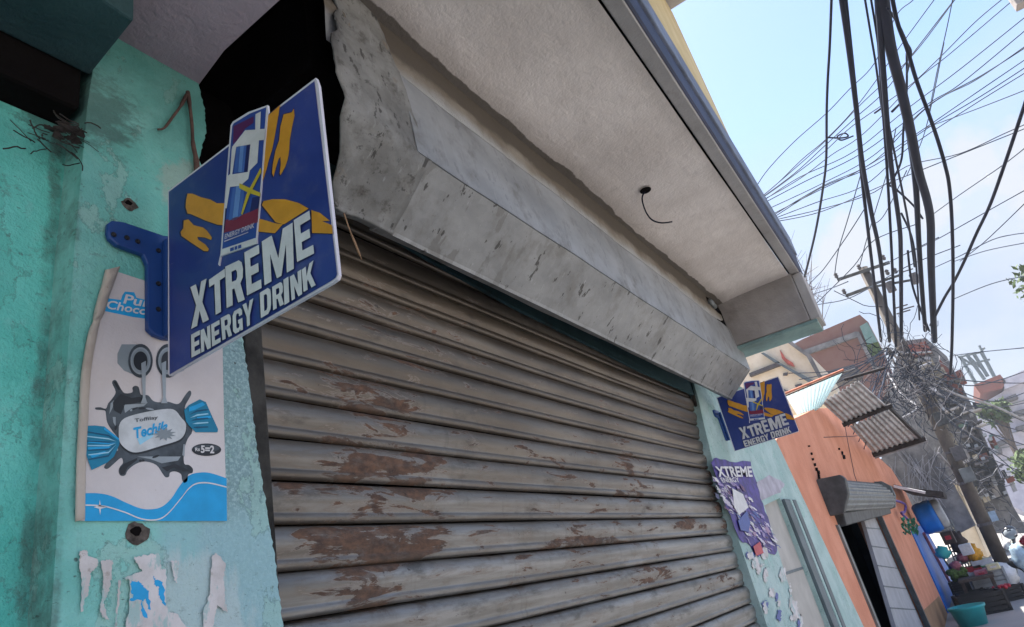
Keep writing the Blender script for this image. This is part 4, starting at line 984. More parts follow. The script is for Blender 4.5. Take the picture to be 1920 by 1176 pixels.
# torn remains of an older poster below
torn = thing('torn_poster', on_y(280, 1120, YQ), 'torn white remains of an older poster low on the teal pillar', 'poster')
c7 = lambda p: sub(p, 130, 960, 0.2135)
def ragged(poly, seed, amp=7, n=4):
    q = random.Random(seed); out = []
    for (a, b), (c, d) in zip(poly, poly[1:] + poly[:1]):
        for i in range(n):
            t = i / n; j = amp if i else amp * 0.3
            out.append((a + (c - a) * t + q.uniform(-j, j), b + (d - b) * t + q.uniform(-j, j)))
    return out
for k, poly in enumerate(([(90, 350), (125, 335), (155, 345), (165, 385), (250, 420), (240, 480), (190, 530), (180, 620), (168, 720), (130, 770), (125, 870), (100, 880), (110, 600), (90, 480)],
                          [(280, 430), (385, 420), (370, 560), (345, 700), (300, 800), (330, 920), (350, 950), (300, 930), (270, 860), (290, 740), (298, 600)],
                          [(570, 400), (640, 385), (780, 365), (800, 420), (800, 500), (850, 510), (850, 830), (880, 880), (950, 900), (1030, 1012), (1060, 1200), (490, 1200), (500, 960), (522, 880), (530, 600), (470, 580), (640, 520), (590, 450)],
                          [(1250, 400), (1280, 365), (1310, 380), (1370, 450), (1352, 600), (1370, 780), (1388, 890), (1300, 820), (1260, 1012), (1250, 1200), (1160, 1200), (1180, 850), (1235, 720)],
                          [(895, 430), (965, 425), (950, 520), (945, 630), (925, 600), (905, 500)], [(430, 600), (450, 600), (440, 760), (415, 1012), (400, 1012), (425, 760)])):
    MB().flat([Q(c7(ragged(poly, k, 8, 9)), 0.25 * k)]).build('paper_scrap', M['torn'], torn, solid=0.0005)
for k, poly in enumerate(([(540, 600), (620, 615), (650, 660), (700, 690), (715, 860), (690, 850), (670, 770), (640, 780), (690, 940), (660, 930), (630, 860), (635, 775), (530, 775), (560, 740), (545, 680)], [(740, 560), (760, 600), (820, 615), (840, 740), (842, 830), (815, 790), (780, 730), (790, 660), (745, 640)])):
    MB().flat([Q(c7(ragged(poly, 20 + k, 10, 5)), 1.5)]).build('blue_print', M['cyan_ink'], torn)

# ================================================================== PEELING DRINK POSTER ON THE RIGHT PILLAR
YR = YP - 0.004
p2 = thing('drink_poster', on_y(1420, 960, YR), 'purple drink poster peeling off the narrow pillar right of the shutter', 'poster')
def R2(pts, layer): return [on_y(u, v, YR - 0.0008 * layer) for u, v in pts]
c8 = lambda p: sub(p, 1300, 680, 0.3571)
MB().flat([R2(c8(ragged([(95, 525), (120, 498), (190, 520), (300, 520), (322, 600), (334, 640), (366, 742), (402, 850), (438, 960), (430, 1010), (380, 1000), (340, 1020), (300, 960), (245, 930), (165, 740)], 31, 5, 3)), 0)]).build('sheet', simple('purple_poster_ink', (0.055, 0.035, 0.22), 0.5, 0, 0.5, 20), p2, solid=0.0008)
tw_ = MB(); place_text('XTREME', c8([(112, 545), (305, 545), (312, 600), (135, 600)]), lambda p: R2(p, 11), tw_, 0.03); tw_.build('poster_lettering', M['white_ink'], p2)
tw_ = MB(); place_text('ENERGY', c8([(140, 604), (235, 602), (245, 628), (155, 630)]), lambda p: R2(p, 11), tw_, 0.02); tw_.build('poster_lettering', M['white_ink'], p2)
q = random.Random(17)
for k in range(150):
    t = q.uniform(0, 1); u = 150 + 225 * t + q.uniform(-55, 75); v = 640 + 330 * t + q.uniform(-40, 30)
    l, w, sl = q.uniform(10, 46), q.uniform(4, 15), q.uniform(0.2, 0.7)
    m = q.choice(['pale_ink', 'pale_ink', 'lilac_ink', 'lilac_ink', 'can_blue', 'white_ink', 'plum_ink', 'can_dark', 'mauve_ink'])
    MB().flat([R2(c8(ragged([(u - w, v - l * 0.5), (u + w, v - l * 0.5 + w), (u + w + l * sl, v + l * 0.5), (u - w + l * sl, v + l * 0.5 - w)], k, 4, 3)), 1.2 + k * 0.05)]).build('print_patch', M[m], p2)
MB().flat([R2(c8([(205, 660), (260, 690), (290, 760), (240, 800), (215, 760)]), 10)]).build('print_face', M['white_ink'], p2)
MB().flat([R2(c8([(315, 965), (350, 940), (370, 1000), (330, 1015)]), 10)]).build('red_print', M['red_plastic'], p2)
MB().flat([R2(c8([(235, 830), (280, 780), (300, 840), (290, 890), (250, 880)]), 10)]).build('blue_print', M['can_blue'], p2)
tag(MB().flat([[on_y(u, v, YR + 0.0022) for u, v in c8(ragged([(290, 640), (400, 590), (480, 640), (460, 680), (350, 730)], 5, 6, 3))]]).build('paper_remnant', simple('pale_lilac_paper', (0.42, 0.40, 0.46), 0.8, 0, 0.2, 12), solid=0.0008), 'pale paper scrap stuck on the light teal wall beside the doorway', 'paper')
scr = thing('torn_label', on_y(1460, 1110, YR), 'white and teal paper shreds below the peeling drink poster', 'paper')
for k in range(26):
    v = q.uniform(985, 1400)
    vf = 680 + v * 0.3571; u = (q.uniform(1391 + (vf - 1026) * 0.34, 1452 + (vf - 1000) * 0.30) - 1300) / 0.3571
    MB().flat([R2(c8(ragged(ell(u, v, q.uniform(5, 20), q.uniform(8, 44), 6), 50 + k, 7, 4)), 0.2 + 0.1 * k)]).build('shred', M['torn'] if k % 5 else M['can_blue'], scr)

# ================================================================== ORANGE BUILDING
ob = thing('orange_building', (9.5, 0.96, 0), 'orange painted shop with open grey doorway next along the street', 'building')
wy = lambda u, v: wx(u, v, YP)
dl, dl2, dr, dr2 = wy(1568, 985), wy(1645, 1176), wy(1648, 962), wy(1742, 1176)
r1, r2 = wy(1762, 1116), wy(1784, 1168)
outer = [wy(1455, 826), wy(1478, 790), wy(1530, 766), wy(1580, 764), wy(1600, 800), wy(1637, 848), wy(1672, 880), wy(1698, 922), wy(1727, 984), wy(1705, 990), r1, r2, (r2[0] + 0.2, 0), (dr2[0], 0), dr2, dr, dl, dl2, (dl2[0], 0), (ol_g[0], 0), ol2]
wall_poly('wall', [(a, b) for i, (a, b) in enumerate(outer)], YP, 0.30, M['orange_wall'], ob)
da, db = wy(1732, 1144), wy(1760, 1118)
wall_poly('dado', [da, db, (r2[0] - 0.02, r2[1] + 0.02), (r2[0] + 0.1, 0.01), (dr2[0] + 0.05, 0.01), (dr2[0] + 0.05, 0.3)], YP - 0.004, 0.003, M['tan_dado'], ob)
MB().box(5.6, 13.0, 1.62, 1.64, 0, H + 0.6).build('doorway_back', M['void'], ob)
MB().box(5.6, 16.0, 1.265, 1.62, H + 0.4, H + 0.44).build('doorway_ceiling', M['void'], ob)
MB().box(12.6, 12.7, 1.265, 1.62, 0, H + 0.4).build('doorway_side', M['void'], ob)
d1, d2, d3, d4 = wx(1618, 968, 1.02), wx(1646, 968, 1.02), wx(1735, 1176, 1.02), wx(1680, 1176, 1.02)
dpan = MB().prism([(a, 1.02, b) for a, b in (d1, d2, d3, (d3[0], 0.0), (d4[0], 0.0), d4)], (0, 0.04, 0)).build('door_panel', M['door_grey'], ob)
for k in range(5):
    t = (k + 0.7) / 5.5
    a = (d1[0] + (d4[0] - d1[0]) * t, d1[1] + (d4[1] - d1[1]) * t); b = (d2[0] + (d3[0] - d2[0]) * t, d2[1] + (d3[1] - d2[1]) * t)
    MB().prism([(a[0], 1.016, a[1]), (b[0], 1.016, b[1]), (b[0], 1.016, b[1] + 0.012), (a[0], 1.016, a[1] + 0.012)], (0, 0.004, 0)).build('door_joint', M['frame_grey'], dpan)
for (a, b) in ((dl, dl2), (dr, dr2)):
    MB().prism([(a[0] - 0.05, YP - 0.02, a[1]), (a[0] + 0.05, YP - 0.02, a[1]), (b[0] + 0.05, YP - 0.02, b[1]), (b[0] + 0.05, YP - 0.02, 0), (b[0] - 0.05, YP - 0.02, 0), (b[0] - 0.05, YP - 0.02, b[1])], (0, 0.06, 0)).build('door_frame', M['dark_metal'] if a is dr else M['grey_metal'], ob)
# its roller box over the doorway: grey end cap, ribbed drum cover, lower box
oh = thing('shutter_box', (7.9, 0.85, H + 0.35), 'grey ribbed shutter box over the doorway of the orange shop', 'shutter')
cap = [on_x(u, v, 6.5) for u, v in [(1524, 908), (1532, 899), (1575, 890), (1584, 897), (1590, 925), (1582, 962), (1556, 968), (1540, 945)]]
MB().prism(cap, (0.12, 0, 0)).build('end_cap', M['dark_metal'], oh, bevel=0.01)
prof_d = [(0.955, 0.545), (0.90, 0.53)]
for k in range(64):
    a = k / 63
    y_ = 0.885 - 0.105 * math.sin(a * 2.75); z_ = 0.515 - 0.275 * a
    rr_ = 0.007 * math.sin(a * math.pi * 14)
    prof_d.append((y_ - rr_, z_ + rr_ * 0.3))
prof_d.append((0.955, 0.235))
XR = 11.6
MB().grid([[(x, y, H + z * (1 + (x - 6.62) * 0.05)) for y, z in prof_d] for x in (6.6, XR)]).build('drum_cover', M['grey_metal'], oh, smooth=True)
capr = [(XR + 0.01, y, H + z * 1.255) for y, z in [(0.957, 0.56), (0.86, 0.545), (0.77, 0.47), (0.765, 0.36), (0.83, 0.235), (0.957, 0.225)]]
MB().prism(capr, (0.18, 0, 0)).build('end_cap', M['frame_grey'], oh, bevel=0.01)
MB().prism([on_x(u, v, 6.75) for u, v in [(1556, 966), (1582, 961), (1588, 985), (1572, 990)]], (4.7, 0.0, 0.10)).build('bottom_box', M['dark_metal'], oh, bevel=0.01)
# black marks and thin wires on the orange wall
for k, (path, lab) in enumerate((([(1581, 780), (1590, 830), (1602, 890), (1618, 935)], 'thin wire running down the orange wall from its peak'), ([(1545, 820), (1600, 818), (1650, 812)], 'thin wire strung level across the orange wall'))):
    tag(MB().tube([on_y(u, v, YP - 0.008) for u, v in path], 0.0035, 5).build('wall_wire', M['cable_thin']), lab, 'wire', 'wires on the orange wall')
for (u0, v0, u1, v1, n_, lab) in ((1516, 838, 1535, 895, 7, 'broken row of dark sockets down the left of the orange wall'), (1573, 842, 1582, 858, 3, 'short row of dark holes right of the wire on the orange wall')):
    hb = thing('bolt_row', on_y(u0, v0, YP), lab, 'bolts', 'dark marks on the orange wall')
    qb = random.Random(n_)
    for k in range(n_):
        t = (k / (n_ - 1)) ** 0.8; u, v = u0 + (u1 - u0) * t + qb.uniform(-1, 1), v0 + (v1 - v0) * t + qb.uniform(-1.5, 1.5)
        w_, h_ = qb.uniform(0.7, 1.3) + t * 0.4, qb.uniform(1.2, 2.2) + t * 2.2
        a, b, c, d = on_y(u - w_, v - h_, YP - 0.003), on_y(u + w_ * 0.8, v - h_ * 0.8, YP - 0.003), on_y(u + w_ * 1.4, v + h_, YP - 0.003), on_y(u - w_ * 0.3, v + h_ * 0.9, YP - 0.003)
        MB().prism([a, b, c, d], (0, -0.012, 0)).build('bolt', M['soot_shade'], hb)

# corrugated awning
def corrugated(A, B, Cc, D, ridges, amp, along=8):
    # A-B is one end across the ridges, D-C the other
    A, B, Cc, D = map(Vector, (A, B, Cc, D))
    nrm = (B - A).cross(D - A).normalized()
    rows = []
    for i in range(along + 1):
        s = i / along
        row = []
        for j in range(ridges * 6 + 1):
            t = j / (ridges * 6)
            p = (A * (1 - t) + B * t) * (1 - s) + (D * (1 - t) + Cc * t) * s
            row.append(p + nrm * (amp * math.sin(2 * math.pi * ridges * t)))
        rows.append(row)
    return MB().grid(rows)
aw = thing('awning', (9.7, 0.6, H + 1.4), 'rusting corrugated tin awning on dark beams above the orange shop', 'awning')
A1, B1 = on_x(1541, 755, 8.5), on_x(1610, 714, 8.5); C1, D1 = on_x(1664, 762, 9.75), on_x(1583, 794, 9.75)
corrugated(A1, B1, C1, D1, 9, 0.012).build('roof_sheet', M['tin'], aw, smooth=True, solid=0.004)
A2, B2 = on_x(1594, 800, 9.7), on_x(1666, 768, 9.7); C2, D2 = on_x(1723, 821, 13), on_x(1638, 850, 13)
corrugated(A2, B2, C2, D2, 9, 0.014).build('roof_sheet', M['tin'], aw, smooth=True, solid=0.004)
for pth, r in (([on_x(1580, 797, 9.7), on_x(1672, 760, 9.7)], 0.035), ([on_x(1636, 853, 13), on_x(1735, 822, 13)], 0.05), ([on_x(1666, 764, 9.72), on_x(1727, 822, 13)], 0.03), ([on_x(1583, 712, 8.45), on_x(1660, 690, 8.45)], 0.02)):
    MB().tube(pth, r, 4).build('beam', M['beam'], aw)
MB().tube([on_x(1640, 858, 13.1), on_x(1738, 826, 13.1)], 0.025, 4).build('edge_strip', M['cable_pale'], aw)
ws = thing('roofing_sheet', (8.0, 0.9, H + 1.5), 'bright pale corrugated roofing sheet leaning at the top of the orange wall', 'roof sheet')
W0 = [on_x(1474, 744, 8.0), on_x(1580, 698, 8.0), on_x(1540, 762, 8.25), on_x(1502, 790, 8.25)]
corrugated(W0[0], W0[1], W0[2], W0[3], 12, 0.012).build('sheet', M['tin_white'], ws, smooth=True, solid=0.003)
MB().tube([on_x(1472, 738, 7.98), on_x(1582, 693, 7.98)], 0.013, 5).build('ridge_strip', simple('rust_orange_strip', (0.40, 0.16, 0.10), 0.8, 0.1, 0.4, 9), ws)
MB().tube([on_x(1474, 742, 7.96), on_x(1582, 697, 7.96)], 0.008, 5).build('batten', M['beam'], ws)

# ================================================================== BUILDINGS BEYOND
def slab_x(poly, x, depth, name, m, parent, dx=0.0):
    return MB().prism([on_x(u, v, x + dx) for u, v in poly], (depth, 0, 0)).build(name, m, parent)
bk = thing('brick_building', on_x(1580, 700, 30), 'unplastered red brick upper storey with concrete bands beyond the orange shop', 'building')
bk.location.z = 0
slab_x([(1470, 655), (1505, 636), (1612, 590), (1628, 604), (1668, 700), (1668, 760), (1480, 760)], 30, 6, 'wall', M['brick'], bk)
slab_x([(1480, 666), (1604, 622), (1612, 630), (1482, 676)], 30, 0.2, 'concrete_band', M['far_cement'], bk, -0.15)
slab_x([(1602, 622), (1610, 622), (1650, 700), (1641, 700)], 30, 0.2, 'concrete_column', M['far_cement'], bk, -0.18)
slab_x([(1612, 612), (1626, 604), (1646, 640), (1626, 646)], 30, 0.2, 'teal_column', M['teal_far'], bk, -0.2)
slab_x([(1622, 647), (1646, 640), (1656, 662), (1632, 668)], 30, 0.1, 'window', M['foliage'], bk, -0.1)
slab_x([(1536, 700), (1600, 683), (1612, 694), (1606, 706), (1540, 722)], 26, 1.2, 'porch_roof', M['rail'], bk)
for x0, a in ((26.0, [(1536, 706), (1602, 688), (1603, 691), (1536, 709)]),):
    slab_x(a, x0, 0.1, 'porch_edge', M['cable_pale'], bk, -0.12)
cb = thing('cream_building', on_x(1470, 700, 18), 'cream house with dark beams and a red mark below the canopy end', 'building')
cb.location.z = 0
slab_x([(1380, 668), (1470, 640), (1482, 640), (1515, 662), (1538, 706), (1540, 740), (1390, 770)], 18, 4, 'wall', M['cream_far'], cb)
slab_x([(1474, 640), (1484, 640), (1518, 664), (1540, 706), (1534, 708), (1512, 668)], 18, 0.2, 'roof_edge', M['far_cement'], cb, -0.2)
slab_x([(1404, 700), (1455, 680), (1464, 684), (1406, 706)], 18, 0.15, 'dark_beam', M['rail'], cb, -0.15)
slab_x([(1455, 680), (1466, 682), (1526, 714), (1515, 716)], 18, 0.15, 'grey_beam', M['frame_grey'], cb, -0.16)
slab_x([(1426, 662), (1432, 661), (1460, 678), (1452, 680)], 18, 0.15, 'grey_beam', M['frame_grey'], cb, -0.17)
slab_x([(1462, 656), (1473, 672), (1486, 680), (1490, 688), (1476, 683), (1466, 672)], 18, 0.05, 'red_mark', simple('faded_red_paint', (0.48, 0.13, 0.10), 0.8, 0, 0.3, 9), cb, -0.05)
for p in ([(1468, 700), (1477, 698), (1475, 704), (1468, 704)], [(1490, 722), (1503, 719), (1502, 726), (1492, 727)], [(1452, 726), (1466, 728), (1478, 733), (1460, 735)]):
    slab_x(p, 18, 0.06, 'dark_opening', M['rail'], cb, -0.06)

gb = thing('grey_building', on_x(1700, 860, 24), 'tall sooty stained concrete building behind the tangle of wires', 'building'); gb.location.z = 0
slab_x([(1640, 780), (1668, 720), (1690, 640), (1736, 634), (1775, 668), (1800, 716), (1822, 760), (1850, 830), (1900, 950), (1930, 1000), (1700, 1000), (1660, 900)], 30, 5, 'wall', M['far_cement'], gb)
for k, (p, m, dx) in enumerate((([(1690, 650), (1735, 640), (1748, 660), (1700, 672)], 'brick', -0.3), ([(1700, 676), (1744, 668), (1768, 708), (1722, 716)], 'far_tan', -0.25), ([(1712, 715), (1752, 706), (1752, 712), (1714, 722)], 'rail', -0.9), ([(1760, 672), (1800, 716), (1806, 740), (1772, 716)], 'brick', -0.2), ([(1748, 690), (1768, 688), (1776, 702), (1755, 704)], 'far_tan', -0.4),
                               ([(1718, 740), (1760, 740), (1850, 960), (1820, 965), (1770, 840)], 'far_tan', -0.35), ([(1764, 760), (1800, 800), (1820, 850), (1800, 840), (1778, 800)], 'far_cement', -0.5), ([(1750, 800), (1770, 792), (1796, 850), (1778, 858)], 'tan_dado', -0.42), ([(1800, 800), (1830, 796), (1870, 890), (1845, 890)], 'rail', -0.45), ([(1815, 830), (1845, 830), (1890, 930), (1868, 935)], 'window', -0.5),
                               ([(1700, 684), (1726, 676), (1730, 684), (1704, 692)], 'window', -0.35), ([(1720, 672), (1744, 668), (1746, 674), (1722, 679)], 'cable_pale', -0.6))):
    slab_x(p, 30, 0.3, ['wall_panel', 'wall_panel', 'balcony_slab', 'wall_panel', 'wall_panel', 'wall_panel', 'wall_panel', 'rust_panel', 'window', 'window', 'window', 'ledge'][k], M[m], gb, dx)
for k in range(9):
    t = k / 8
    u, v = 1735 + 105 * t, 690 + 205 * t
    slab_x([(u, v), (u + 26, v - 8), (u + 28, v - 4), (u + 2, v + 4)], 29, 0.8, 'balcony_slab', M['rail'], gb, -0.2)
q = random.Random(77)
for k in range(95):
    t = q.uniform(0, 1); w_ = q.uniform(-62, 34)
    u, v = 1768 + 105 * t + w_ * 0.9, 690 + 235 * t + w_ * -0.34
    if u < 1652 or v < 655 or u > 1890: continue
    kind_ = q.choice(['window', 'window', 'window', 'ledge', 'ledge', 'pipe', 'panel', 'panel', 'air_unit'])
    m_ = {'window': 'window', 'ledge': q.choice(['rail', 'lip']), 'pipe': q.choice(['dark_metal', 'rail']), 'panel': q.choice(['far_tan', 'far_cement', 'cement', 'door_grey', 'brick', 'teal_far']), 'air_unit': 'crate_grey'}[kind_]
    if kind_ == 'pipe': a_, b_, dp = 1.5, q.uniform(30, 70), 0.25
    elif kind_ == 'ledge': a_, b_, dp = q.uniform(14, 30), 3, 0.7
    elif kind_ == 'window': a_, b_, dp = q.uniform(4, 9), q.uniform(9, 18), 0.12
    elif kind_ == 'air_unit': a_, b_, dp = 7, 6, 0.5
    else: a_, b_, dp = q.uniform(6, 18), q.uniform(10, 34), 0.18
    R_ = (0.94, -0.34); D_ = (0.42, 0.91)
    P_ = [(u + R_[0] * i * a_ + D_[0] * j * b_, v + R_[1] * i * a_ + D_[1] * j * b_) for i, j in ((0, 0), (1, 0), (1, 1), (0, 1))]
    slab_x(P_, 30, dp, kind_, M[m_], gb, -dp - 0.31 - 0.004 * k)
lamp = thing('street_lamp', on_x(1746, 742, 22), 'pale lamp hood fixed high on the stained building', 'lamp')
MB().prism([on_x(u, v, 22) for u, v in [(1732, 730), (1752, 724), (1758, 734), (1738, 742)]], (0.35, 0, 0)).build('lamp_hood', M['white_sack'], lamp)
MB().prism([on_x(u, v, 22) for u, v in [(1737, 743), (1758, 735), (1760, 740), (1740, 748)]], (0.3, 0, 0)).build('lamp_underside', M['rail'], lamp)
MB().tube([on_x(1744, 742, 22.2), on_x(1760, 765, 22.2), on_x(1790, 850, 22.2)], 0.05, 6).build('arm', M['pole'], lamp)
hw = thing('hatched_wall', on_x(1690, 900, 20), 'dark cement wall laced with wires below the tin awning', 'wall'); hw.location.z = 0
slab_x([(1648, 862), (1735, 826), (1768, 870), (1830, 985), (1800, 1000), (1720, 935), (1678, 906)], 20, 2.5, 'wall', M['far_cement'], hw)
q = random.Random(23)
for k in range(34):
    a = (q.uniform(1655, 1765), q.uniform(835, 880)); b = (1785 + q.uniform(-50, 15) - (k % 3) * 30, 930 + q.uniform(-25, 25))
    MB().tube([on_x(*a, 19.95), on_x(*b, 19.95)], q.uniform(0.005, 0.011), 4).build('surface_wire', M['cable_pale'], hw)
lb = thing('lilac_building', on_x(1880, 850, 62), 'hazy pale lilac apartment block at the far end of the street', 'building'); lb.location.z = 0
slab_x([(1822, 765), (1850, 752), (1880, 735), (1920, 700), (2060, 640), (2060, 1010), (1930, 965), (1880, 940)], 62, 12, 'wall', M['lilac'], lb)
for p, m in (([(1826, 722), (1875, 702), (1886, 715), (1880, 728), (1838, 738)], 'brick'), ([(1880, 712), (1920, 694), (2000, 660), (2000, 680), (1920, 716), (1884, 730)], 'lilac'), ([(1820, 760), (1852, 750), (1856, 756), (1826, 766)], 'far_cement')):
    slab_x(p, 62, 8, 'roof_room', M[m], lb, -0.6)
for p in ([(1876, 750), (1904, 738), (1910, 746), (1880, 756)], [(1900, 772), (1930, 764), (1932, 772), (1902, 780)], [(1866, 830), (1890, 820), (1894, 828), (1870, 838)], [(1868, 843), (1878, 840), (1880, 850), (1870, 852)], [(1905, 800), (1935, 792), (1937, 800), (1908, 808)]):
    slab_x(p, 62, 1.2, 'balcony', M['rail'], lb, -1.1)
for k in range(6):
    v = 775 + k * 22
    slab_x([(1840 + k * 9, v), (2000, v - 50 + k * 10), (2000, v - 49 + k * 10), (1840 + k * 9, v + 1.2)], 62, 0.1, 'storey_line', M['frame_grey'], lb, -0.1)
an = thing('antenna_mast', on_x(1850, 700, 61), 'spindly steel rooftop mast cluster rising over the far lilac block', 'mast')
for a, b in (((1800, 668), (1830, 720)), ((1812, 664), (1846, 712)), ((1826, 664), (1852, 706)), ((1840, 660), (1864, 706))):
    MB().tube([on_x(*a, 61), on_x(*b, 61)], 0.14, 4).build('mast_leg', M['frame_grey'], an)
for a, b in (((1796, 670), (1842, 660)), ((1808, 685), (1856, 674)), ((1836, 648), (1842, 662)), ((1846, 652), (1838, 660)), ((1804, 672), (1834, 690)), ((1816, 668), (1850, 700))):
    MB().tube([on_x(*a, 61), on_x(*b, 61)], 0.09, 4).build('mast_brace', M['frame_grey'], an)
# building behind pole base, cream strip with beige shop front
bs = thing('beige_shop', on_x(1815, 990, 22), 'low beige shop wall behind the vegetable stall', 'building'); bs.location.z = 0
slab_x([(1770, 905), (1800, 905), (1860, 1045), (1850, 1075), (1800, 1050), (1775, 960)], 24, 3, 'wall', M['far_tan'], bs)
slab_x([(1795, 985), (1822, 975), (1852, 1045), (1818, 1035)], 24, 0.1, 'front', M['cream_far'], bs, -0.1)
slab_x([(1795, 905), (1801, 903), (1858, 1040), (1852, 1045)], 24, 0.3, 'corner_post', M['cream_far'], bs, -0.3)

# ================================================================== TREES
def leaf_tree(name, base, height, crown_c, crown_r, n, label, size=0.12, seed=1, bare=False, group=None):
    t = thing(name, base, label, 'tree', group)
    q = random.Random(seed); b = Vector(base); c = Vector(crown_c)
    mb = MB().tube([b, b.lerp(c, 0.5) + Vector((0.1, 0.05, 0)), c], [height * 0.03, height * 0.022, height * 0.012], 7)
    tips = []
    for k in range(14):
        d = Vector((q.uniform(-1, 1), q.uniform(-1, 1), q.uniform(-0.2, 1))); d.normalize()
        s = b.lerp(c, q.uniform(0.6, 1.0)); e = c + Vector((d.x * crown_r[0], d.y * crown_r[1], d.z * crown_r[2])) * q.uniform(0.6, 1)
        m_ = s.lerp(e, 0.5) + Vector((q.uniform(-0.1, 0.1), q.uniform(-0.1, 0.1), 0.1))
        mb.tube([s, m_, e], [height * 0.008, height * 0.005, height * 0.002], 4); tips.append((m_, e))
        if bare:
            for j in range(5):
                s2 = m_.lerp(e, q.uniform(0.1, 1)); e2 = s2 + Vector((q.uniform(-1, 1), q.uniform(-1, 1), q.uniform(0, 1.4))) * crown_r[2] * 0.35
                mb.tube([s2, e2], [height * 0.003, height * 0.0012], 3)
    mb.build('trunk', M['bark'], t)
    if n:
        lf = MB()
        for k in range(n):
            m_, e = q.choice(tips); p = m_.lerp(e, q.uniform(0.2, 1.15)) + Vector((q.gauss(0, 1) * crown_r[0], q.gauss(0, 1) * crown_r[1], q.gauss(0, 1) * crown_r[2])) * 0.16
            u = Vector((q.uniform(-1, 1), q.uniform(-1, 1), q.uniform(-1, 1))).normalized(); w = u.orthogonal().normalized(); s = size * q.uniform(0.6, 1.3)
            lf.add([p - u * s, p + w * s * 0.45, p + u * s, p - w * s * 0.45], [(0, 1, 2, 3)])
        lf.build('crown', M['foliage'], t)
    return t
c = on_x(1862, 770, 48); leaf_tree('leafy_tree', (c[0], c[1] - 0.3, 0), 8, c, (0.7, 0.8, 0.5), 700, 'small green bushy treetop in front of the far lilac block', 0.22, 4)
c = on_x(1932, 880, 40); leaf_tree('leafy_tree', (c[0], c[1], 0), 6, c, (1.0, 0.9, 1.0), 1000, 'green tree cut by the right edge of the view above the street', 0.2, 9)
c = on_x(1952, 520, 24); leaf_tree('leafy_tree', (c[0], c[1] - 0.5, 0), 9, c, (0.7, 0.7, 0.7), 500, 'treetop just showing leaves at the right edge under the wires', 0.11, 12)
c = on_x(1502, 560, 36); leaf_tree('bare_tree', (c[0], c[1], 0), 6, c, (1.2, 1.2, 3.2), 0, 'bare twiggy treetop showing beyond the far end of the canopy', 0.1, 15, True)

# ================================================================== UTILITY POLE AND CABLES
PX = 18.0
pl = thing('utility_pole', (18.3, -0.05, 0), 'leaning concrete power pole carrying cross arms and many cables', 'utility pole')
top = Vector(on_x(1618, 503, PX)); mid = Vector(on_x(1700, 668, PX)); b0 = Vector(on_x(1893, 1085, PX)); b0 = Vector((PX, b0.y, 0.0))
pm = MB()
rows = []
pm.tube([b0, mid, top], [0.135, 0.13, 0.11], 10)
pm.build('shaft', M['pole'], pl, smooth=True)
for t in (0.25, 0.42, 0.55, 0.75, 0.9):
    c_ = b0.lerp(mid, t); MB().lathe(c_, mid - b0, [(0, 0.142), (0, 0.15), (0.06, 0.15), (0.06, 0.142)], 12).build('steel_strap', M['rail'], pl)
nt_ = Vector(on_x(1862, 968, PX - 0.15)); MB().box(nt_.x - 0.01, nt_.x, nt_.y - 0.07, nt_.y + 0.06, nt_.z - 0.1, nt_.z + 0.1).build('notice', M['pale_blue'], pl)
for u, v, m_ in ((1762, 785, 'dark_metal'), (1795, 850, 'rail'), (1812, 890, 'grey_metal')):
    j_ = Vector(on_x(u, v, PX - 0.2)); MB().box(j_.x - 0.08, j_.x + 0.06, j_.y - 0.14, j_.y + 0.10, j_.z - 0.16, j_.z + 0.14).build('junction_box', M[m_], pl, bevel=0.01)
def arm(a, b, r, xx=PX): MB().tube([on_x(*a, xx), on_x(*b, xx)], r, 4).build('cross_arm', M['dark_metal'], pl)
arm((1570, 525), (1668, 492), 0.055, PX - 0.16); arm((1586, 555), (1626, 540), 0.055, PX - 0.15); arm((1640, 532), (1690, 515), 0.04, PX - 0.15); arm((1625, 540), (1722, 523), 0.04, PX - 0.2)
for u, v in [(1569, 514), (1612, 498), (1658, 480), (1584, 544), (1665, 508), (1680, 505)]:
    p = Vector(on_x(u, v + 6, PX - 0.16))
    MB().lathe(p, (0, 0, 1), [(-0.02, 0.03), (0.03, 0.05), (0.05, 0.03), (0.08, 0.05), (0.11, 0.03), (0.13, 0.0)], 8).build('insulator', M['rail'], pl)
for u, v, s in ((1716, 522, 0.12), (1670, 538, 0.12)):
    p = Vector(on_x(u, v, PX - 0.3)); MB().lathe(p - Vector((0, 0, s)), (0, 0, 1), [(0, 0), (0, s * 0.8), (2 * s, s * 0.8), (2 * s, 0)], 9).build('cable_drum', M['rail'], pl)
q = random.Random(31)
for u, v in ((1690, 575), (1695, 585), (1702, 578), (1700, 508)):
    MB().tube([on_x(u - 14, v + 4, PX - 0.2), on_x(u + 12, v - 4, PX - 0.2)], 0.02, 4).build('spacer', M['rail'], pl)

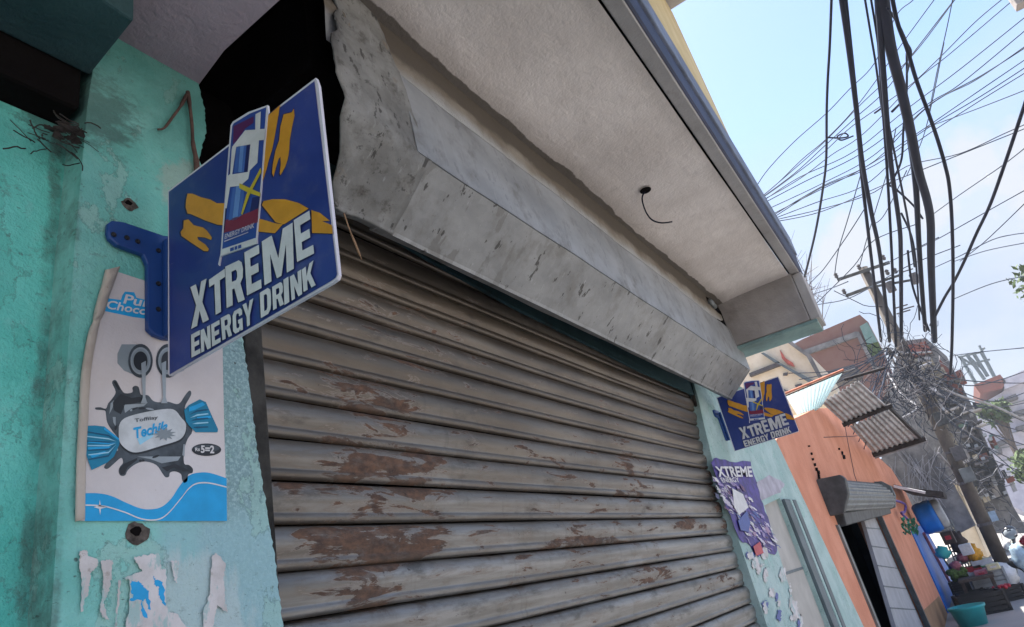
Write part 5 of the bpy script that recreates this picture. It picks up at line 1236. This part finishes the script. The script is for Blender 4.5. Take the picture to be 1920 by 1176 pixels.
n_cable = 0
def cable(path, d0, d1, px0, px1, label, name='overhead_cable', m='cable', group=None, seg=7, nn=6):
    global n_cable
    P = catmull([(float(a), float(b)) for a, b in path], seg)
    L = [0.0]
    for a, b in zip(P, P[1:]): L.append(L[-1] + math.hypot(b[0] - a[0], b[1] - a[1]))
    pts, rad = [], []
    for (u, v), l in zip(P, L):
        t = l / L[-1]; d = 1 / ((1 - t) / d0 + t / d1)
        pts.append(at_depth(u, v, d)); rad.append(0.5 * ((1 - t) * px0 + t * px1) / FPX * d)
    # carry lines that run on past the view to where they would be fixed
    (ua, va), (ub, vb) = path[0], path[-1]
    if name == 'thin_wire' and ua < 1550:
        e = (pts[0] - pts[1]).normalized(); pts = [pts[0] + e * 14] + pts; rad = [rad[0]] + rad
    if va < 3 or ua > 1915:
        e = (pts[0] - pts[1]).normalized(); pts = [pts[0] + e * 9] + pts; rad = [rad[0]] + rad
    if ub > 1915 or vb < 12:
        e = (pts[-1] - pts[-2]).normalized(); pts = pts + [pts[-1] + e * 9]; rad = rad + [rad[-1]]
    o = MB().tube(pts, rad, nn).build(name, M[m], smooth=True)
    n_cable += 1
    return tag(o, label, 'cable', group)
G = 'black cables running overhead along the street'
cable([(1574, -30), (1590, 80), (1604, 190), (1616, 300), (1634, 400), (1650, 480), (1668, 640)], 6, 14.5, 11, 6, 'thick black cable bundle left of the centre, sweeping down to the pole', group=G)
cable([(1582, -30), (1598, 120), (1606, 200), (1610, 260), (1618, 350), (1632, 470), (1652, 640)], 6.2, 14.4, 8, 5, 'black cable splitting to the left off the thick left bundle', group=G)
cable([(1652, -30), (1668, 80), (1690, 170), (1708, 250), (1722, 320), (1738, 375), (1745, 420), (1746, 500), (1752, 640)], 6, 14.8, 22, 10, 'thickest black cable bundle, bending to vertical right of the pole', group=G)
cable([(1645, -30), (1652, 80), (1658, 160), (1664, 240), (1672, 320), (1686, 420), (1689, 480), (1690, 640)], 6, 14.5, 12, 6, 'thick black cable in the middle of the bundle dropping to the pole top', group=G)
cable([(1702, 230), (1712, 300), (1718, 360), (1722, 440), (1727, 520), (1735, 620)], 8, 14.6, 12, 7, 'black cable branching down from the inside of the thickest bundle', group=G)
cable([(1640, -30), (1648, 100), (1655, 200), (1662, 300), (1668, 400), (1674, 520), (1680, 650)], 6.5, 14.4, 5, 5, 'slim black cable just left of the middle bundle', group=G)
cable([(1668, -30), (1682, 40), (1700, 90), (1718, 150), (1740, 210), (1758, 262), (1772, 310), (1780, 350), (1785, 420), (1787, 520), (1785, 640), (1782, 700)], 5, 13, 8, 5, 'single black cable arching out to the right and hanging straight down', group=G)
cable([(1664, 15), (1684, 45), (1700, 80), (1708, 100), (1700, 140)], 6, 8, 5, 4, 'short black loop bridging the bundles near the top', group=G)
cable([(1617, -30), (1632, 60), (1642, 120), (1650, 180), (1656, 220)], 6, 9, 4, 4, 'thin black cable crossing between the left and middle bundles', group=G)
cable([(1628, -30), (1640, 40), (1650, 110), (1660, 200), (1700, 400), (1715, 500)], 6, 14, 4, 4, 'thin black cable slanting behind the middle bundle', group=G)
cable([(1560, -30), (1556, 80), (1552, 150), (1550, 210), (1549, 300), (1542, 360), (1530, 430), (1516, 490), (1508, 520)], 5, 16, 5, 4, 'lone grey black cable hanging at the left, curving back toward the canopy', group=G)
cable([(1930, 170), (1910, 230), (1890, 290), (1858, 380), (1830, 440), (1808, 490), (1788, 530), (1770, 560), (1745, 610)], 6, 14, 7, 5, 'dark cable slanting steeply from the right edge down to the pole', group=G)
cable([(1690, 400), (1708, 440), (1716, 480), (1720, 530), (1724, 600)], 12, 14, 4, 3, 'thin cable dropping between the two right bundles', group=G)
cable([(1700, 100), (1700, 170), (1694, 240), (1690, 300), (1672, 340), (1664, 345), (1680, 355), (1712, 385), (1730, 410)], 10, 12, 4, 4, 'dark looped cable kinked between the bundles beside the cloud', group=G)
cable([(1656, 200), (1650, 205), (1640, 212)], 9, 9.2, 4, 4, 'short stub of cable poking left from the middle bundle', group=G)
cable([(1672, 210), (1682, 200), (1690, 192)], 9, 9, 5, 4, 'short stub of cable bridging to the thickest bundle', group=G)
cable([(1702, 470), (1712, 540), (1742, 620)], 13, 14.5, 4, 4, 'thin cable leaving the drum on the pole toward the right', group=G)
cable([(1552, 258), (1575, 259), (1590, 256), (1584, 250), (1570, 256), (1578, 263), (1600, 255)], 14, 14, 3, 3, 'small knotted cable loop where the fan of wires crosses the lone cable', group=G)
# fine wires fanning across the street from behind the canopy
TH = 'thin wires fanning across the sky from the canopy'
fan = [([(1415, 355), (1440, 318), (1490, 265), (1550, 212), (1592, 168), (1640, 118), (1680, 30), (1710, 2), (1730, -20)], 'highest thin wire of the fan, curving from the canopy tip up past the left bundle'),
       ([(1422, 374), (1460, 342), (1505, 298), (1550, 260), (1610, 195), (1700, 70), (1755, -5)], None), ([(1423, 373), (1480, 325), (1550, 262), (1620, 190), (1710, 105), (1790, 0)], None), ([(1424, 374), (1490, 325), (1548, 272), (1605, 220), (1660, 170), (1712, 100), (1785, 5)], None),
       ([(1424, 375), (1480, 335), (1545, 285), (1600, 235), (1700, 165), (1760, 110), (1830, 40), (1885, -6)], 'darkest wire of the fan, ending at the top right of the sky'), ([(1426, 378), (1500, 335), (1560, 290), (1620, 250), (1720, 150), (1780, 102), (1900, 0)], None),
       ([(1426, 380), (1500, 332), (1600, 285), (1700, 205), (1800, 130), (1925, 30)], None), ([(1430, 382), (1510, 340), (1620, 285), (1740, 195), (1800, 158), (1925, 55)], None), ([(1440, 392), (1540, 345), (1640, 290), (1745, 195), (1830, 150), (1925, 85)], None), ([(1440, 410), (1540, 350), (1640, 302), (1740, 200), (1840, 142), (1925, 88)], None),
       ([(1442, 405), (1520, 365), (1620, 315), (1720, 250), (1800, 195), (1925, 110)], None), ([(1444, 412), (1540, 352), (1640, 310), (1740, 240), (1840, 180), (1925, 125)], None), ([(1446, 412), (1530, 380), (1620, 348), (1700, 280), (1820, 200), (1925, 135)], None),
       ([(1445, 414), (1540, 392), (1640, 360), (1700, 312), (1800, 288), (1880, 252), (1925, 232)], 'lower pair of fan wires passing under the clouds, upper one'), ([(1448, 417), (1540, 397), (1650, 350), (1720, 322), (1800, 290), (1925, 240)], 'lower pair of fan wires passing under the clouds, lower one'), ([(1735, 240), (1830, 205), (1925, 168)], None),
       ([(1745, 405), (1800, 365), (1880, 310), (1925, 275)], None), ([(1690, 480), (1745, 455), (1800, 425), (1880, 380), (1925, 355)], None), ([(1650, 500), (1700, 475), (1760, 445)], None), ([(1540, 560), (1600, 500), (1640, 450), (1720, 420)], None), ([(1800, 490), (1850, 450), (1925, 378)], 'thin wire rising steeply beside the slanting cable at the right edge'),
       ([(1745, 505), (1800, 480), (1860, 450), (1900, 440), (1925, 437)], 'thin wire sagging from the right bundle to the right edge'), ([(1790, 490), (1850, 470), (1925, 455)], None), ([(1790, 560), (1860, 532), (1925, 517)], None), ([(1530, 520), (1548, 500), (1590, 440), (1622, 390)], None),
       ([(1500, 560), (1560, 540), (1590, 528)], None), ([(1540, 570), (1600, 556), (1700, 500), (1800, 460)], None), ([(1565, 515), (1572, 470), (1590, 410), (1606, 355), (1616, 320)], None), ([(1612, 500), (1622, 460), (1640, 400), (1664, 320), (1680, 240)], None), ([(1740, 220), (1758, 130), (1776, 50), (1788, -10)], None), ([(1700, 330), (1730, 260), (1748, 190), (1770, 80)], None), ([(1640, 420), (1660, 400), (1700, 320)], None),
       ([(1780, 668), (1840, 660), (1925, 652)], 'thin level wire crossing in front of the far rooftop masts')]
ORD = ['first', 'second', 'third', 'fourth', 'fifth', 'sixth', 'seventh', 'eighth', 'ninth', 'tenth', 'eleventh', 'twelfth', 'thirteenth', 'fourteenth', 'fifteenth', 'sixteenth']
un = [i for i, (p, l) in enumerate(fan) if not l]
rt = sorted([i for i in un if fan[i][0][-1][0] > 1915], key=lambda i: fan[i][0][-1][1])
tp = sorted([i for i in un if i not in rt and fan[i][0][-1][1] < 12], key=lambda i: fan[i][0][-1][0])
ot = sorted([i for i in un if i not in rt and i not in tp], key=lambda i: fan[i][0][0][0])
for L_, txt in ((rt, 'thin grey wire leaving the right edge of the sky, %s from the top'), (tp, 'thin grey wire leaving the top edge of the sky, %s from the left'), (ot, 'short thin wire crossing near the pole top, %s from the left')):
    for k_, i in enumerate(L_): fan[i] = (fan[i][0], txt % ORD[k_])
for k, (p, lab) in enumerate(fan):
    near = 9 + (k % 4) * 1.5
    cable(p, 17, near, 1.7, 2.0, lab or 'thin grey wire of the fan strung over the street', 'thin_wire', 'cable_thin', TH, 6, 5)
# pale service drops from the pole
PALE = 'pale service cables leaving the pole'
for k, (p, lab) in enumerate((([(1664, 652), (1700, 690), (1740, 715), (1800, 742), (1860, 760), (1925, 790)], 'pale cable drooping right from the pole junction, longest one'), ([(1664, 655), (1690, 700), (1730, 725), (1775, 745), (1810, 765)], 'pale cable drooping right from the pole junction, lowest one'), ([(1660, 658), (1700, 662), (1745, 660)], 'white level bar of cable right of the pole junction'), ([(1668, 655), (1690, 680), (1715, 690), (1745, 680)], 'pale cable loop just right of the pole junction'), ([(1680, 790), (1720, 765), (1690, 740), (1665, 700)], 'pale cable sagging left of the pole above the awning'), ([(1760, 850), (1800, 900), (1830, 960)], 'pale cable running down the stained building'))):
    cable(p, 14, 18, 4.5, 4, lab, 'service_cable', 'cable_pale', PALE)
q = random.Random(91)
for k in range(12):
    e = (1925, 700 + 19 * k + q.uniform(-5, 5)); st_ = (q.uniform(1668, 1720), q.uniform(640, 700) + k * 3)
    m1 = (st_[0] + 70, st_[1] + (e[1] - st_[1]) * 0.30 + q.uniform(16, 40)); m2 = (st_[0] + 150, st_[1] + (e[1] - st_[1]) * 0.62 + q.uniform(14, 34))
    cable([st_, m1, m2, e], 14.2, q.uniform(18, 26), q.uniform(1.8, 3.2), 1.6, 'dark wire sagging from the pole junction to the right edge, %s from the top' % ORD[k], 'sagging_wire', 'cable_thin', 'wires sagging from the pole along the street', 6, 5)
for k in range(9):
    st_ = (1672 + q.uniform(-6, 10), 650 + q.uniform(-6, 14)); e = (1480 + 14 * k + q.uniform(-6, 6), 700 + 12 * k)
    if k > 4: e = (1590 + 10 * (k - 5), 800 + 14 * (k - 5))
    m1 = ((st_[0] + e[0]) / 2, (st_[1] + e[1]) / 2 + q.uniform(4, 16))
    cable([st_, m1, e], 14.3, 10, q.uniform(1.6, 2.6), 1.6, 'dark wire drooping from the pole junction to the orange roof, %s from the left' % ORD[k], 'drooping_wire', 'cable_thin', 'wires drooping from the pole to the orange roof', 6, 5)
# the tangle round the junction
q = random.Random(41)
for mname, n_, c0, sp in (('cable_thin', 120, (1686, 712), (38, 34)), ('cable_pale', 60, (1696, 715), (38, 36)), ('cable', 60, (1705, 700), (40, 50))):
    mb = MB()
    for k in range(n_):
        u, v = q.gauss(c0[0], sp[0]), q.gauss(c0[1], sp[1]); dd = q.uniform(13.2, 14.6)
        path = []
        a = q.uniform(0, 6.28)
        sl_ = q.uniform(4, 13); cu_ = q.choice((0.25, 0.45, 0.9))
        for s in range(9):
            path.append(at_depth(u, v, dd)); a += q.gauss(0, cu_)
            u += sl_ * math.cos(a); v += sl_ * math.sin(a); dd += q.uniform(-0.1, 0.1)
        mb.tube(path, q.uniform(0.0035, 0.0075), 4)
    tag(mb.build('wire_tangle', M[mname], smooth=True), kind='stuff')
for k in range(80):
    t = k / 79
    u, v = 1712 + 165 * t + q.gauss(0, 20), 715 + 270 * t + q.gauss(0, 18)
    path = []
    a = q.uniform(0.2, 1.6)
    for s in range(6):
        path.append(at_depth(u, v, 15 + s * 0.1)); a += q.gauss(0, 0.5); u += 13 * math.cos(a); v += 13 * math.sin(a)
    if k == 0: mb, mb2 = MB(), MB()
    (mb if k % 3 == 0 else mb2).tube(path, q.uniform(0.004, 0.009), 4)
tag(mb.build('wire_tangle', M['cable_pale'], smooth=True), kind='stuff')
tag(mb2.build('wire_tangle', M['cable_thin'], smooth=True), kind='stuff')

# ================================================================== STALL AND GOODS DOWN THE STREET
bp = thing('blue_post', on_y(1760, 1060, YP), 'bright blue painted door post at the end of the orange shop', 'post'); bp.location.z = 0
a_, b_, b2_, c_, d_ = wx(1705, 991, YP), wx(1730, 985, YP), wx(1756, 1030, YP), wx(1819, 1138, YP), wx(1763, 1119, YP)
wall_poly('panel', [a_, b_, b2_, c_, (c_[0] + 0.1, 0), (d_[0] + 0.02, 0), (d_[0] + 0.02, d_[1])], YP - 0.02, 0.3, M['blue_paint'], bp)
MB().tube([on_y(1732, 1000, YP - 0.06), on_y(1798, 1124, YP - 0.06)], 0.03, 5).build('pink_strip', M['pink'], bp)
bu = thing('plastic_garland', on_y(1705, 985, YP - 0.1), 'green plastic leaf garland hanging over the blue post', 'garland')
q = random.Random(6)
mb = MB()
for k in range(60):
    p = Vector(on_y(q.uniform(1692, 1722), q.uniform(972, 1000), YP - 0.1)); u = Vector((q.uniform(-1, 1), q.uniform(-0.4, 0.4), q.uniform(-1, 1))).normalized() * 0.06; w = u.orthogonal().normalized() * 0.028
    mb.add([p - u, p + w, p + u, p - w], [(0, 1, 2, 3)])
mb.build('leaves', M['green_bunting'], bu)
MB().tube(catmull([on_y(u, v, YP - 0.1) for u, v in [(1676, 938), (1690, 942), (1698, 948), (1696, 960), (1690, 962), (1700, 972)]], 5), 0.02, 5).build('ribbon', simple('violet_ribbon', (0.12, 0.06, 0.30), 0.6), bu)
ba = thing('blue_barrel', on_x(1745, 970, 16), 'bright blue plastic drum lying on its side under the eave', 'barrel')
ca, cb_ = Vector(on_x(1722, 976, 16.0)), Vector(on_x(1757, 964, 16.0))
ax = (cb_ - ca)
Lb = ax.length
MB().lathe(ca, ax, [(0, 0), (0, 0.26), (0.04, 0.29), (Lb * 0.3, 0.30), (Lb * 0.5, 0.29), (Lb * 0.7, 0.30), (Lb * 0.93, 0.29), (Lb, 0.25)], 18).build('drum', M['blue_paint'], ba, smooth=True)
MB().lathe(ca + ax, ax, [(0.0, 0.27), (0.10, 0.26), (0.13, 0.18), (0.13, 0.0)], 18).build('drum_end', M['crate_grey'], ba, smooth=True)
ev = thing('eave_sheet', on_x(1720, 920, 15), 'dark tin eave with a bright edge above the blue drum', 'roof sheet')
MB().prism([on_x(u, v, 14.5) for u, v in [(1674, 908), (1700, 914), (1768, 922), (1770, 932), (1700, 924)]], (2.5, 0, 0.0)).build('sheet', M['beam'], ev)
MB().tube([on_x(1676, 912, 14.4), on_x(1735, 924, 14.4)], 0.03, 4).build('bright_edge', M['white_sack'], ev)
# stall bench that carries the raised goods
st = thing('stall_bench', (16.8, 0.3, 0.12), 'wooden bench of the vegetable stall mostly hidden by crates', 'bench')
MB().box(15.4, 18.2, 0.05, 0.62, 0.50, 0.55).build('top', M['bark'], st)
for x in (15.5, 18.1):
    for y in (0.1, 0.57): MB().box(x - 0.03, x + 0.03, y - 0.03, y + 0.03, 0.12, 0.50).build('leg', M['bark'], st)
def crate(c, s, m, label, group='plastic crates at the vegetable stall', rot=0.2, fill=None):
    t = thing('plastic_crate', c, label, 'crate', group)
    w, d, h = s
    mb = MB(); c = Vector(c)
    mb.box(c.x - w, c.x + w, c.y - d, c.y + d, c.z, c.z + 0.02)
    for k in range(4):
        z0 = c.z + 0.02 + k * (h - 0.02) / 4
        for (xa, xb, ya, yb) in ((-w, w, -d, -d + 0.015), (-w, w, d - 0.015, d), (-w, -w + 0.015, -d, d), (w - 0.015, w, -d, d)):
            mb.box(c.x + xa, c.x + xb, c.y + ya, c.y + yb, z0 + 0.012, z0 + (h - 0.02) / 4)
    for sx in (-1, 1):
        for sy in (-1, 1): mb.box(c.x + sx * w - 0.02, c.x + sx * w + 0.02, c.y + sy * d - 0.02, c.y + sy * d + 0.02, c.z, c.z + h + 0.01)
    mb.build('crate_body', M[m], t)
    t.rotation_euler = (0, 0, rot)
    return t
def ground_at(u, v, z):               # meets the level z
    return Vector(onz(u, v, z - H))
p = ground_at(1848, 1150, 0.12); crate((p.x, p.y, 0.12), (0.24, 0.32, 0.30), 'crate_black', 'black plastic crate lowest in the stall, in front of the teal tub')
p2_ = Vector(on_x(1822, 1118, 15.4)); crate((15.4, p2_.y - 0.02, p2_.z - 0.22), (0.22, 0.22, 0.30), 'crate_black', 'black plastic crate behind the lowest one, beside the blue post')
p3 = Vector(on_x(1880, 1108, 15.2)); lid = crate((15.2, p3.y, p3.z - 0.20), (0.20, 0.24, 0.26), 'crate_black', 'black plastic crate tipped toward the road with red tomatoes inside', rot=0.5)
q = random.Random(9)
tmb = MB()
for k in range(16):
    tmb.blob((15.05 + q.uniform(-.1, .1), p3.y + q.uniform(-.13, .13), p3.z + 0.06 + q.uniform(0, .03)), 0.03, k, 6, 0.05)
tag(tmb.build('tomatoes', M['red_plastic'], smooth=True), kind='stuff')
p4 = Vector(on_x(1852, 1085, 16.2)); crate((16.2, p4.y, p4.z - 0.15), (0.25, 0.27, 0.32), 'crate_grey', 'pale grey slatted crate in the middle of the stall', rot=0.1)
p5 = Vector(on_x(1800, 1100, 16.0)); crate((16.0, p5.y, p5.z - 0.1), (0.2, 0.14, 0.2), 'crate_black', 'dark crate of greens beside the blue post', rot=0.0)
def heap(name, c, r, m, label, cat, n=1, rr=0.06, seed=0):
    q = random.Random(seed)
    if n == 1:
        return tag(MB().blob(c, r, seed, 11, 0.22).build(name, M[m], smooth=True), label, cat)
    t = thing(name, (c[0], c[1], c[2] - r[2]), label, cat)
    for k in range(n):
        p = (c[0] + q.uniform(-1, 1) * r[0], c[1] + q.uniform(-1, 1) * r[1], c[2] + q.uniform(-1, 1) * r[2])
        MB().blob(p, rr * q.uniform(0.8, 1.2), k, 7, 0.12).build('piece', M[m], t, smooth=True)
    return t
X = 16.6
heap('woven_sack', on_x(1884, 1080, X - 0.2), (0.2, 0.2, 0.22), 'white_sack', 'plump white woven sack at the road side of the stall', 'sack', seed=3)
heap('brown_bag', on_x(1798, 1018, X), (0.15, 0.15, 0.22), 'brown_bag', 'dark brown bag standing at the back of the stall', 'bag', seed=4)
heap('amber_bag', on_x(1826, 1038, X), (0.14, 0.14, 0.17), 'amber', 'bulging amber bag standing above the green tray', 'bag', seed=5)
heap('greens_pile', on_x(1796, 1078, X - 0.5), (0.14, 0.14, 0.08), 'leaf_green', 'pile of leafy greens beside the blue post', 'vegetables', 16, 0.06, 6)
heap('red_bundle', on_x(1805, 1046, X), (0.1, 0.1, 0.08), 'pink', 'pinkish red bundle under the brown bag', 'bundle', seed=7)
heap('pink_bundle', on_x(1792, 1062, X - 0.3), (0.12, 0.1, 0.09), 'pink', 'pink cloth bundle beside the wire rack', 'bundle', seed=8)
heap('cauliflower', on_x(1905, 1114, 15.6), (0.1, 0.1, 0.1), 'cream_veg', 'large cream cauliflower nearest the road', 'vegetable', seed=9)
heap('cauliflower', on_x(1888, 1100, 16.0), (0.09, 0.06, 0.04), 'cream_veg', 'small cream vegetable beside the white sack', 'vegetable', seed=10)
heap('teal_bag', on_x(1767, 1036, 15.4), (0.1, 0.12, 0.11), 'teal_plastic', 'pale teal plastic bag hanging by the blue post', 'bag', seed=11)
for k, (u, v, w_, d_, h_, m, lab) in enumerate(((1778, 1008, .12, .10, .12, 'brown_bag', 'small dark box at the top of the stall by the rack'), (1812, 1030, .10, .10, .10, 'white_sack', 'white paper packet between the brown and amber bags'), (1840, 1075, .16, .10, .06, 'pink', 'flat pink packet in front of the red tray'), (1862, 1062, .15, .1, .05, 'cream_veg', 'cream packet at the road side of the green tray'), (1868, 1128, .12, .12, .1, 'tan_dado', 'brown carton on the ground beside the black crates'), (1898, 1135, .12, .1, .08, 'crate_grey', 'grey stone block on the ground nearest the road'))):
    c = Vector(on_x(u, v, 16.1 - 0.1 * k))
    t = thing('packet', c, lab, 'packet', 'packets at the stall')
    MB().prism([(c.x - w_, c.y - d_, c.z - h_), (c.x + w_, c.y - d_ * 1.1, c.z - h_), (c.x + w_ * 0.9, c.y - d_, c.z + h_), (c.x - w_ * 0.95, c.y - d_ * 0.9, c.z + h_ * 0.9)], (0, d_ * 2, 0)).build('body', M[m], t, bevel=0.012)
    MB().prism([(c.x - w_ - 0.003, c.y - d_ * 0.5, c.z - h_ * 0.3), (c.x - w_ - 0.003, c.y + d_ * 0.5, c.z - h_ * 0.3), (c.x - w_ - 0.003, c.y + d_ * 0.5, c.z + h_ * 0.3), (c.x - w_ - 0.003, c.y - d_ * 0.5, c.z + h_ * 0.3)], (0.002, 0, 0)).build('label_patch', M['white_ink' if k % 2 else 'red_plastic'], t)
for nm, (u, v), m, lab in (('red_tray', (1821, 1068), 'red_plastic', 'red plastic tray in the middle of the stall'), ('green_tray', (1842, 1055), 'green_plastic', 'bright green plastic tray under the fruit')):
    c = Vector(on_x(u, v, X)); t = thing(nm, c, lab, 'tray')
    MB().box(c.x - 0.2, c.x + 0.2, c.y - 0.18, c.y + 0.18, c.z - 0.06, c.z - 0.045).build('base', M[m], t)
    MB().box(c.x - 0.2, c.x - 0.185, c.y - 0.18, c.y + 0.18, c.z - 0.045, c.z + 0.06).box(c.x + 0.185, c.x + 0.2, c.y - 0.18, c.y + 0.18, c.z - 0.045, c.z + 0.06).box(c.x - 0.184, c.x + 0.184, c.y - 0.18, c.y - 0.165, c.z - 0.045, c.z + 0.06).box(c.x - 0.184, c.x + 0.184, c.y + 0.165, c.y + 0.18, c.z - 0.045, c.z + 0.06).build('rim', M['white_sack'] if m == 'green_plastic' else M[m], t)
rk = thing('wire_rack', on_x(1785, 1030, 16.4), 'tall grey grid rack standing between the blue drum and the stall', 'rack')
g0, g1, g2, g3 = [Vector(on_x(u, v, 16.6)) for u, v in [(1762, 985), (1783, 975), (1822, 1060), (1798, 1070)]]
for k in range(6):
    t = k / 5
    MB().tube([g0.lerp(g1, t), g3.lerp(g2, t)], 0.016, 4).build('bar', M['grey_metal'], rk)
for k in range(11):
    t = k / 10
    MB().tube([g0.lerp(g3, t), g1.lerp(g2, t)], 0.013, 4).build('cross_bar', M['frame_grey'], rk)
tb = thing('plastic_tub', ground_at(1808, 1165, 0.12), 'teal plastic tub on the ground at the foot of the blue post', 'tub')
c = Vector(on_x(1812, 1140, 12.8))
MB().lathe((c.x, c.y, c.z - 0.28), (0, 0, 1), [(0, 0), (0, 0.18), (0.26, 0.23), (0.28, 0.255), (0.31, 0.255), (0.31, 0.23), (0.05, 0.17), (0.05, 0)], 20).build('bowl', M['teal_plastic'], tb, smooth=True)
tb.location = tb.location
# parked motorbike with a helmet
hx = 17.0
hc = Vector(on_x(1893, 998, hx))
mo = thing('motorbike', (hx + 0.1, hc.y - 0.35, 0), 'red motorbike half cut by the right edge of the view', 'motorbike')
mc = Vector((hx + 0.1, hc.y - 0.30, 0))
MB().lathe(mc + Vector((0, -0.62, 0.30)), (1, 0, 0), [(-0.05, 0.18), (-0.06, 0.26), (0, 0.30), (0.06, 0.26), (0.05, 0.18)], 20).build('wheel', M['tyre'], mo, smooth=True)
MB().lathe(mc + Vector((0, 0.55, 0.30)), (1, 0, 0), [(-0.05, 0.18), (-0.06, 0.26), (0, 0.30), (0.06, 0.26), (0.05, 0.18)], 20).build('wheel', M['tyre'], mo, smooth=True)
MB().blob(mc + Vector((0, -0.05, 0.88)), (0.16, 0.28, 0.14), 1, 10, 0.04).build('tank', M['crimson'], mo, smooth=True)
MB().blob(mc + Vector((0, -0.52, 0.82)), (0.12, 0.36, 0.07), 2, 9, 0.04).build('seat', M['gloss_black'], mo, smooth=True)
MB().tube([mc + Vector((0, 0.55, 0.30)), mc + Vector((0, 0.38, 0.75)), mc + Vector((0, 0.28, 1.0))], 0.04, 6).build('fork', M['grey_metal'], mo, smooth=True)
MB().tube([mc + Vector((-0.34, 0.22, 1.03)), mc + Vector((0, 0.30, 1.0)), mc + Vector((0.34, 0.22, 1.03))], 0.018, 6).build('handlebar', M['screw'], mo, smooth=True)
MB().blob(mc + Vector((0, -0.05, 0.52)), (0.15, 0.26, 0.2), 3, 8, 0.2).build('engine', M['dark_metal'], mo, smooth=True)
MB().blob(mc + Vector((0, 0.44, 0.88)), (0.10, 0.08, 0.1), 5, 9, 0.03).build('headlight', M['white_sack'], mo, smooth=True)
he = thing('helmet', hc, 'glossy black helmet perched on the handlebar of the motorbike', 'helmet')
MB().blob(hc, (0.14, 0.13, 0.125), 1, 13, 0.0).build('shell', M['gloss_black'], he, smooth=True)
MB().lathe(hc + Vector((-0.08, 0, -0.02)), (-1, 0, 0.2), [(0, 0.112), (0.03, 0.10), (0.055, 0.07), (0.066, 0.0)], 16).build('visor', M['choc_light'], he, smooth=True)
c = Vector(on_x(1914, 1045, 16.8))
heap('pale_bag', c, (0.14, 0.14, 0.24), 'pale_blue', 'pale blue bag hanging on the side of the motorbike', 'bag', seed=13)
lc = Vector(on_x(1916, 8, 7.0))
sl = thing('lamp_box', lc, 'grey box of a street light cut by the top right corner', 'lamp')
MB().box(lc.x - 0.06, lc.x + 0.06, lc.y - 0.12, lc.y + 0.05, lc.z - 0.02, lc.z + 0.3).build('housing', M['cement'], sl, bevel=0.01)
MB().tube([lc + Vector((0, 0, 0.3)), lc + Vector((0.1, -0.6, 0.5)), lc + Vector((0.2, -2.0, 0.5))], 0.03, 6).build('arm', M['grey_metal'], sl)

# ================================================================== AIR
hz = MB().box(-420, 420, -420, 420, -1.1, 14.0).build('haze', simple('haze_air', (1, 1, 1)))
tag(hz, kind='stuff')
hm = bpy.data.materials.new('haze_volume'); hm.use_nodes = True
hm.node_tree.nodes.clear()
hv = hm.node_tree.nodes.new('ShaderNodeVolumePrincipled'); ho = hm.node_tree.nodes.new('ShaderNodeOutputMaterial')
hv.inputs['Color'].default_value = (0.80, 0.86, 0.95, 1); hv.inputs['Density'].default_value = 0.0017
hm.node_tree.links.new(hv.outputs['Volume'], ho.inputs['Volume'])
hz.data.materials[0] = hm
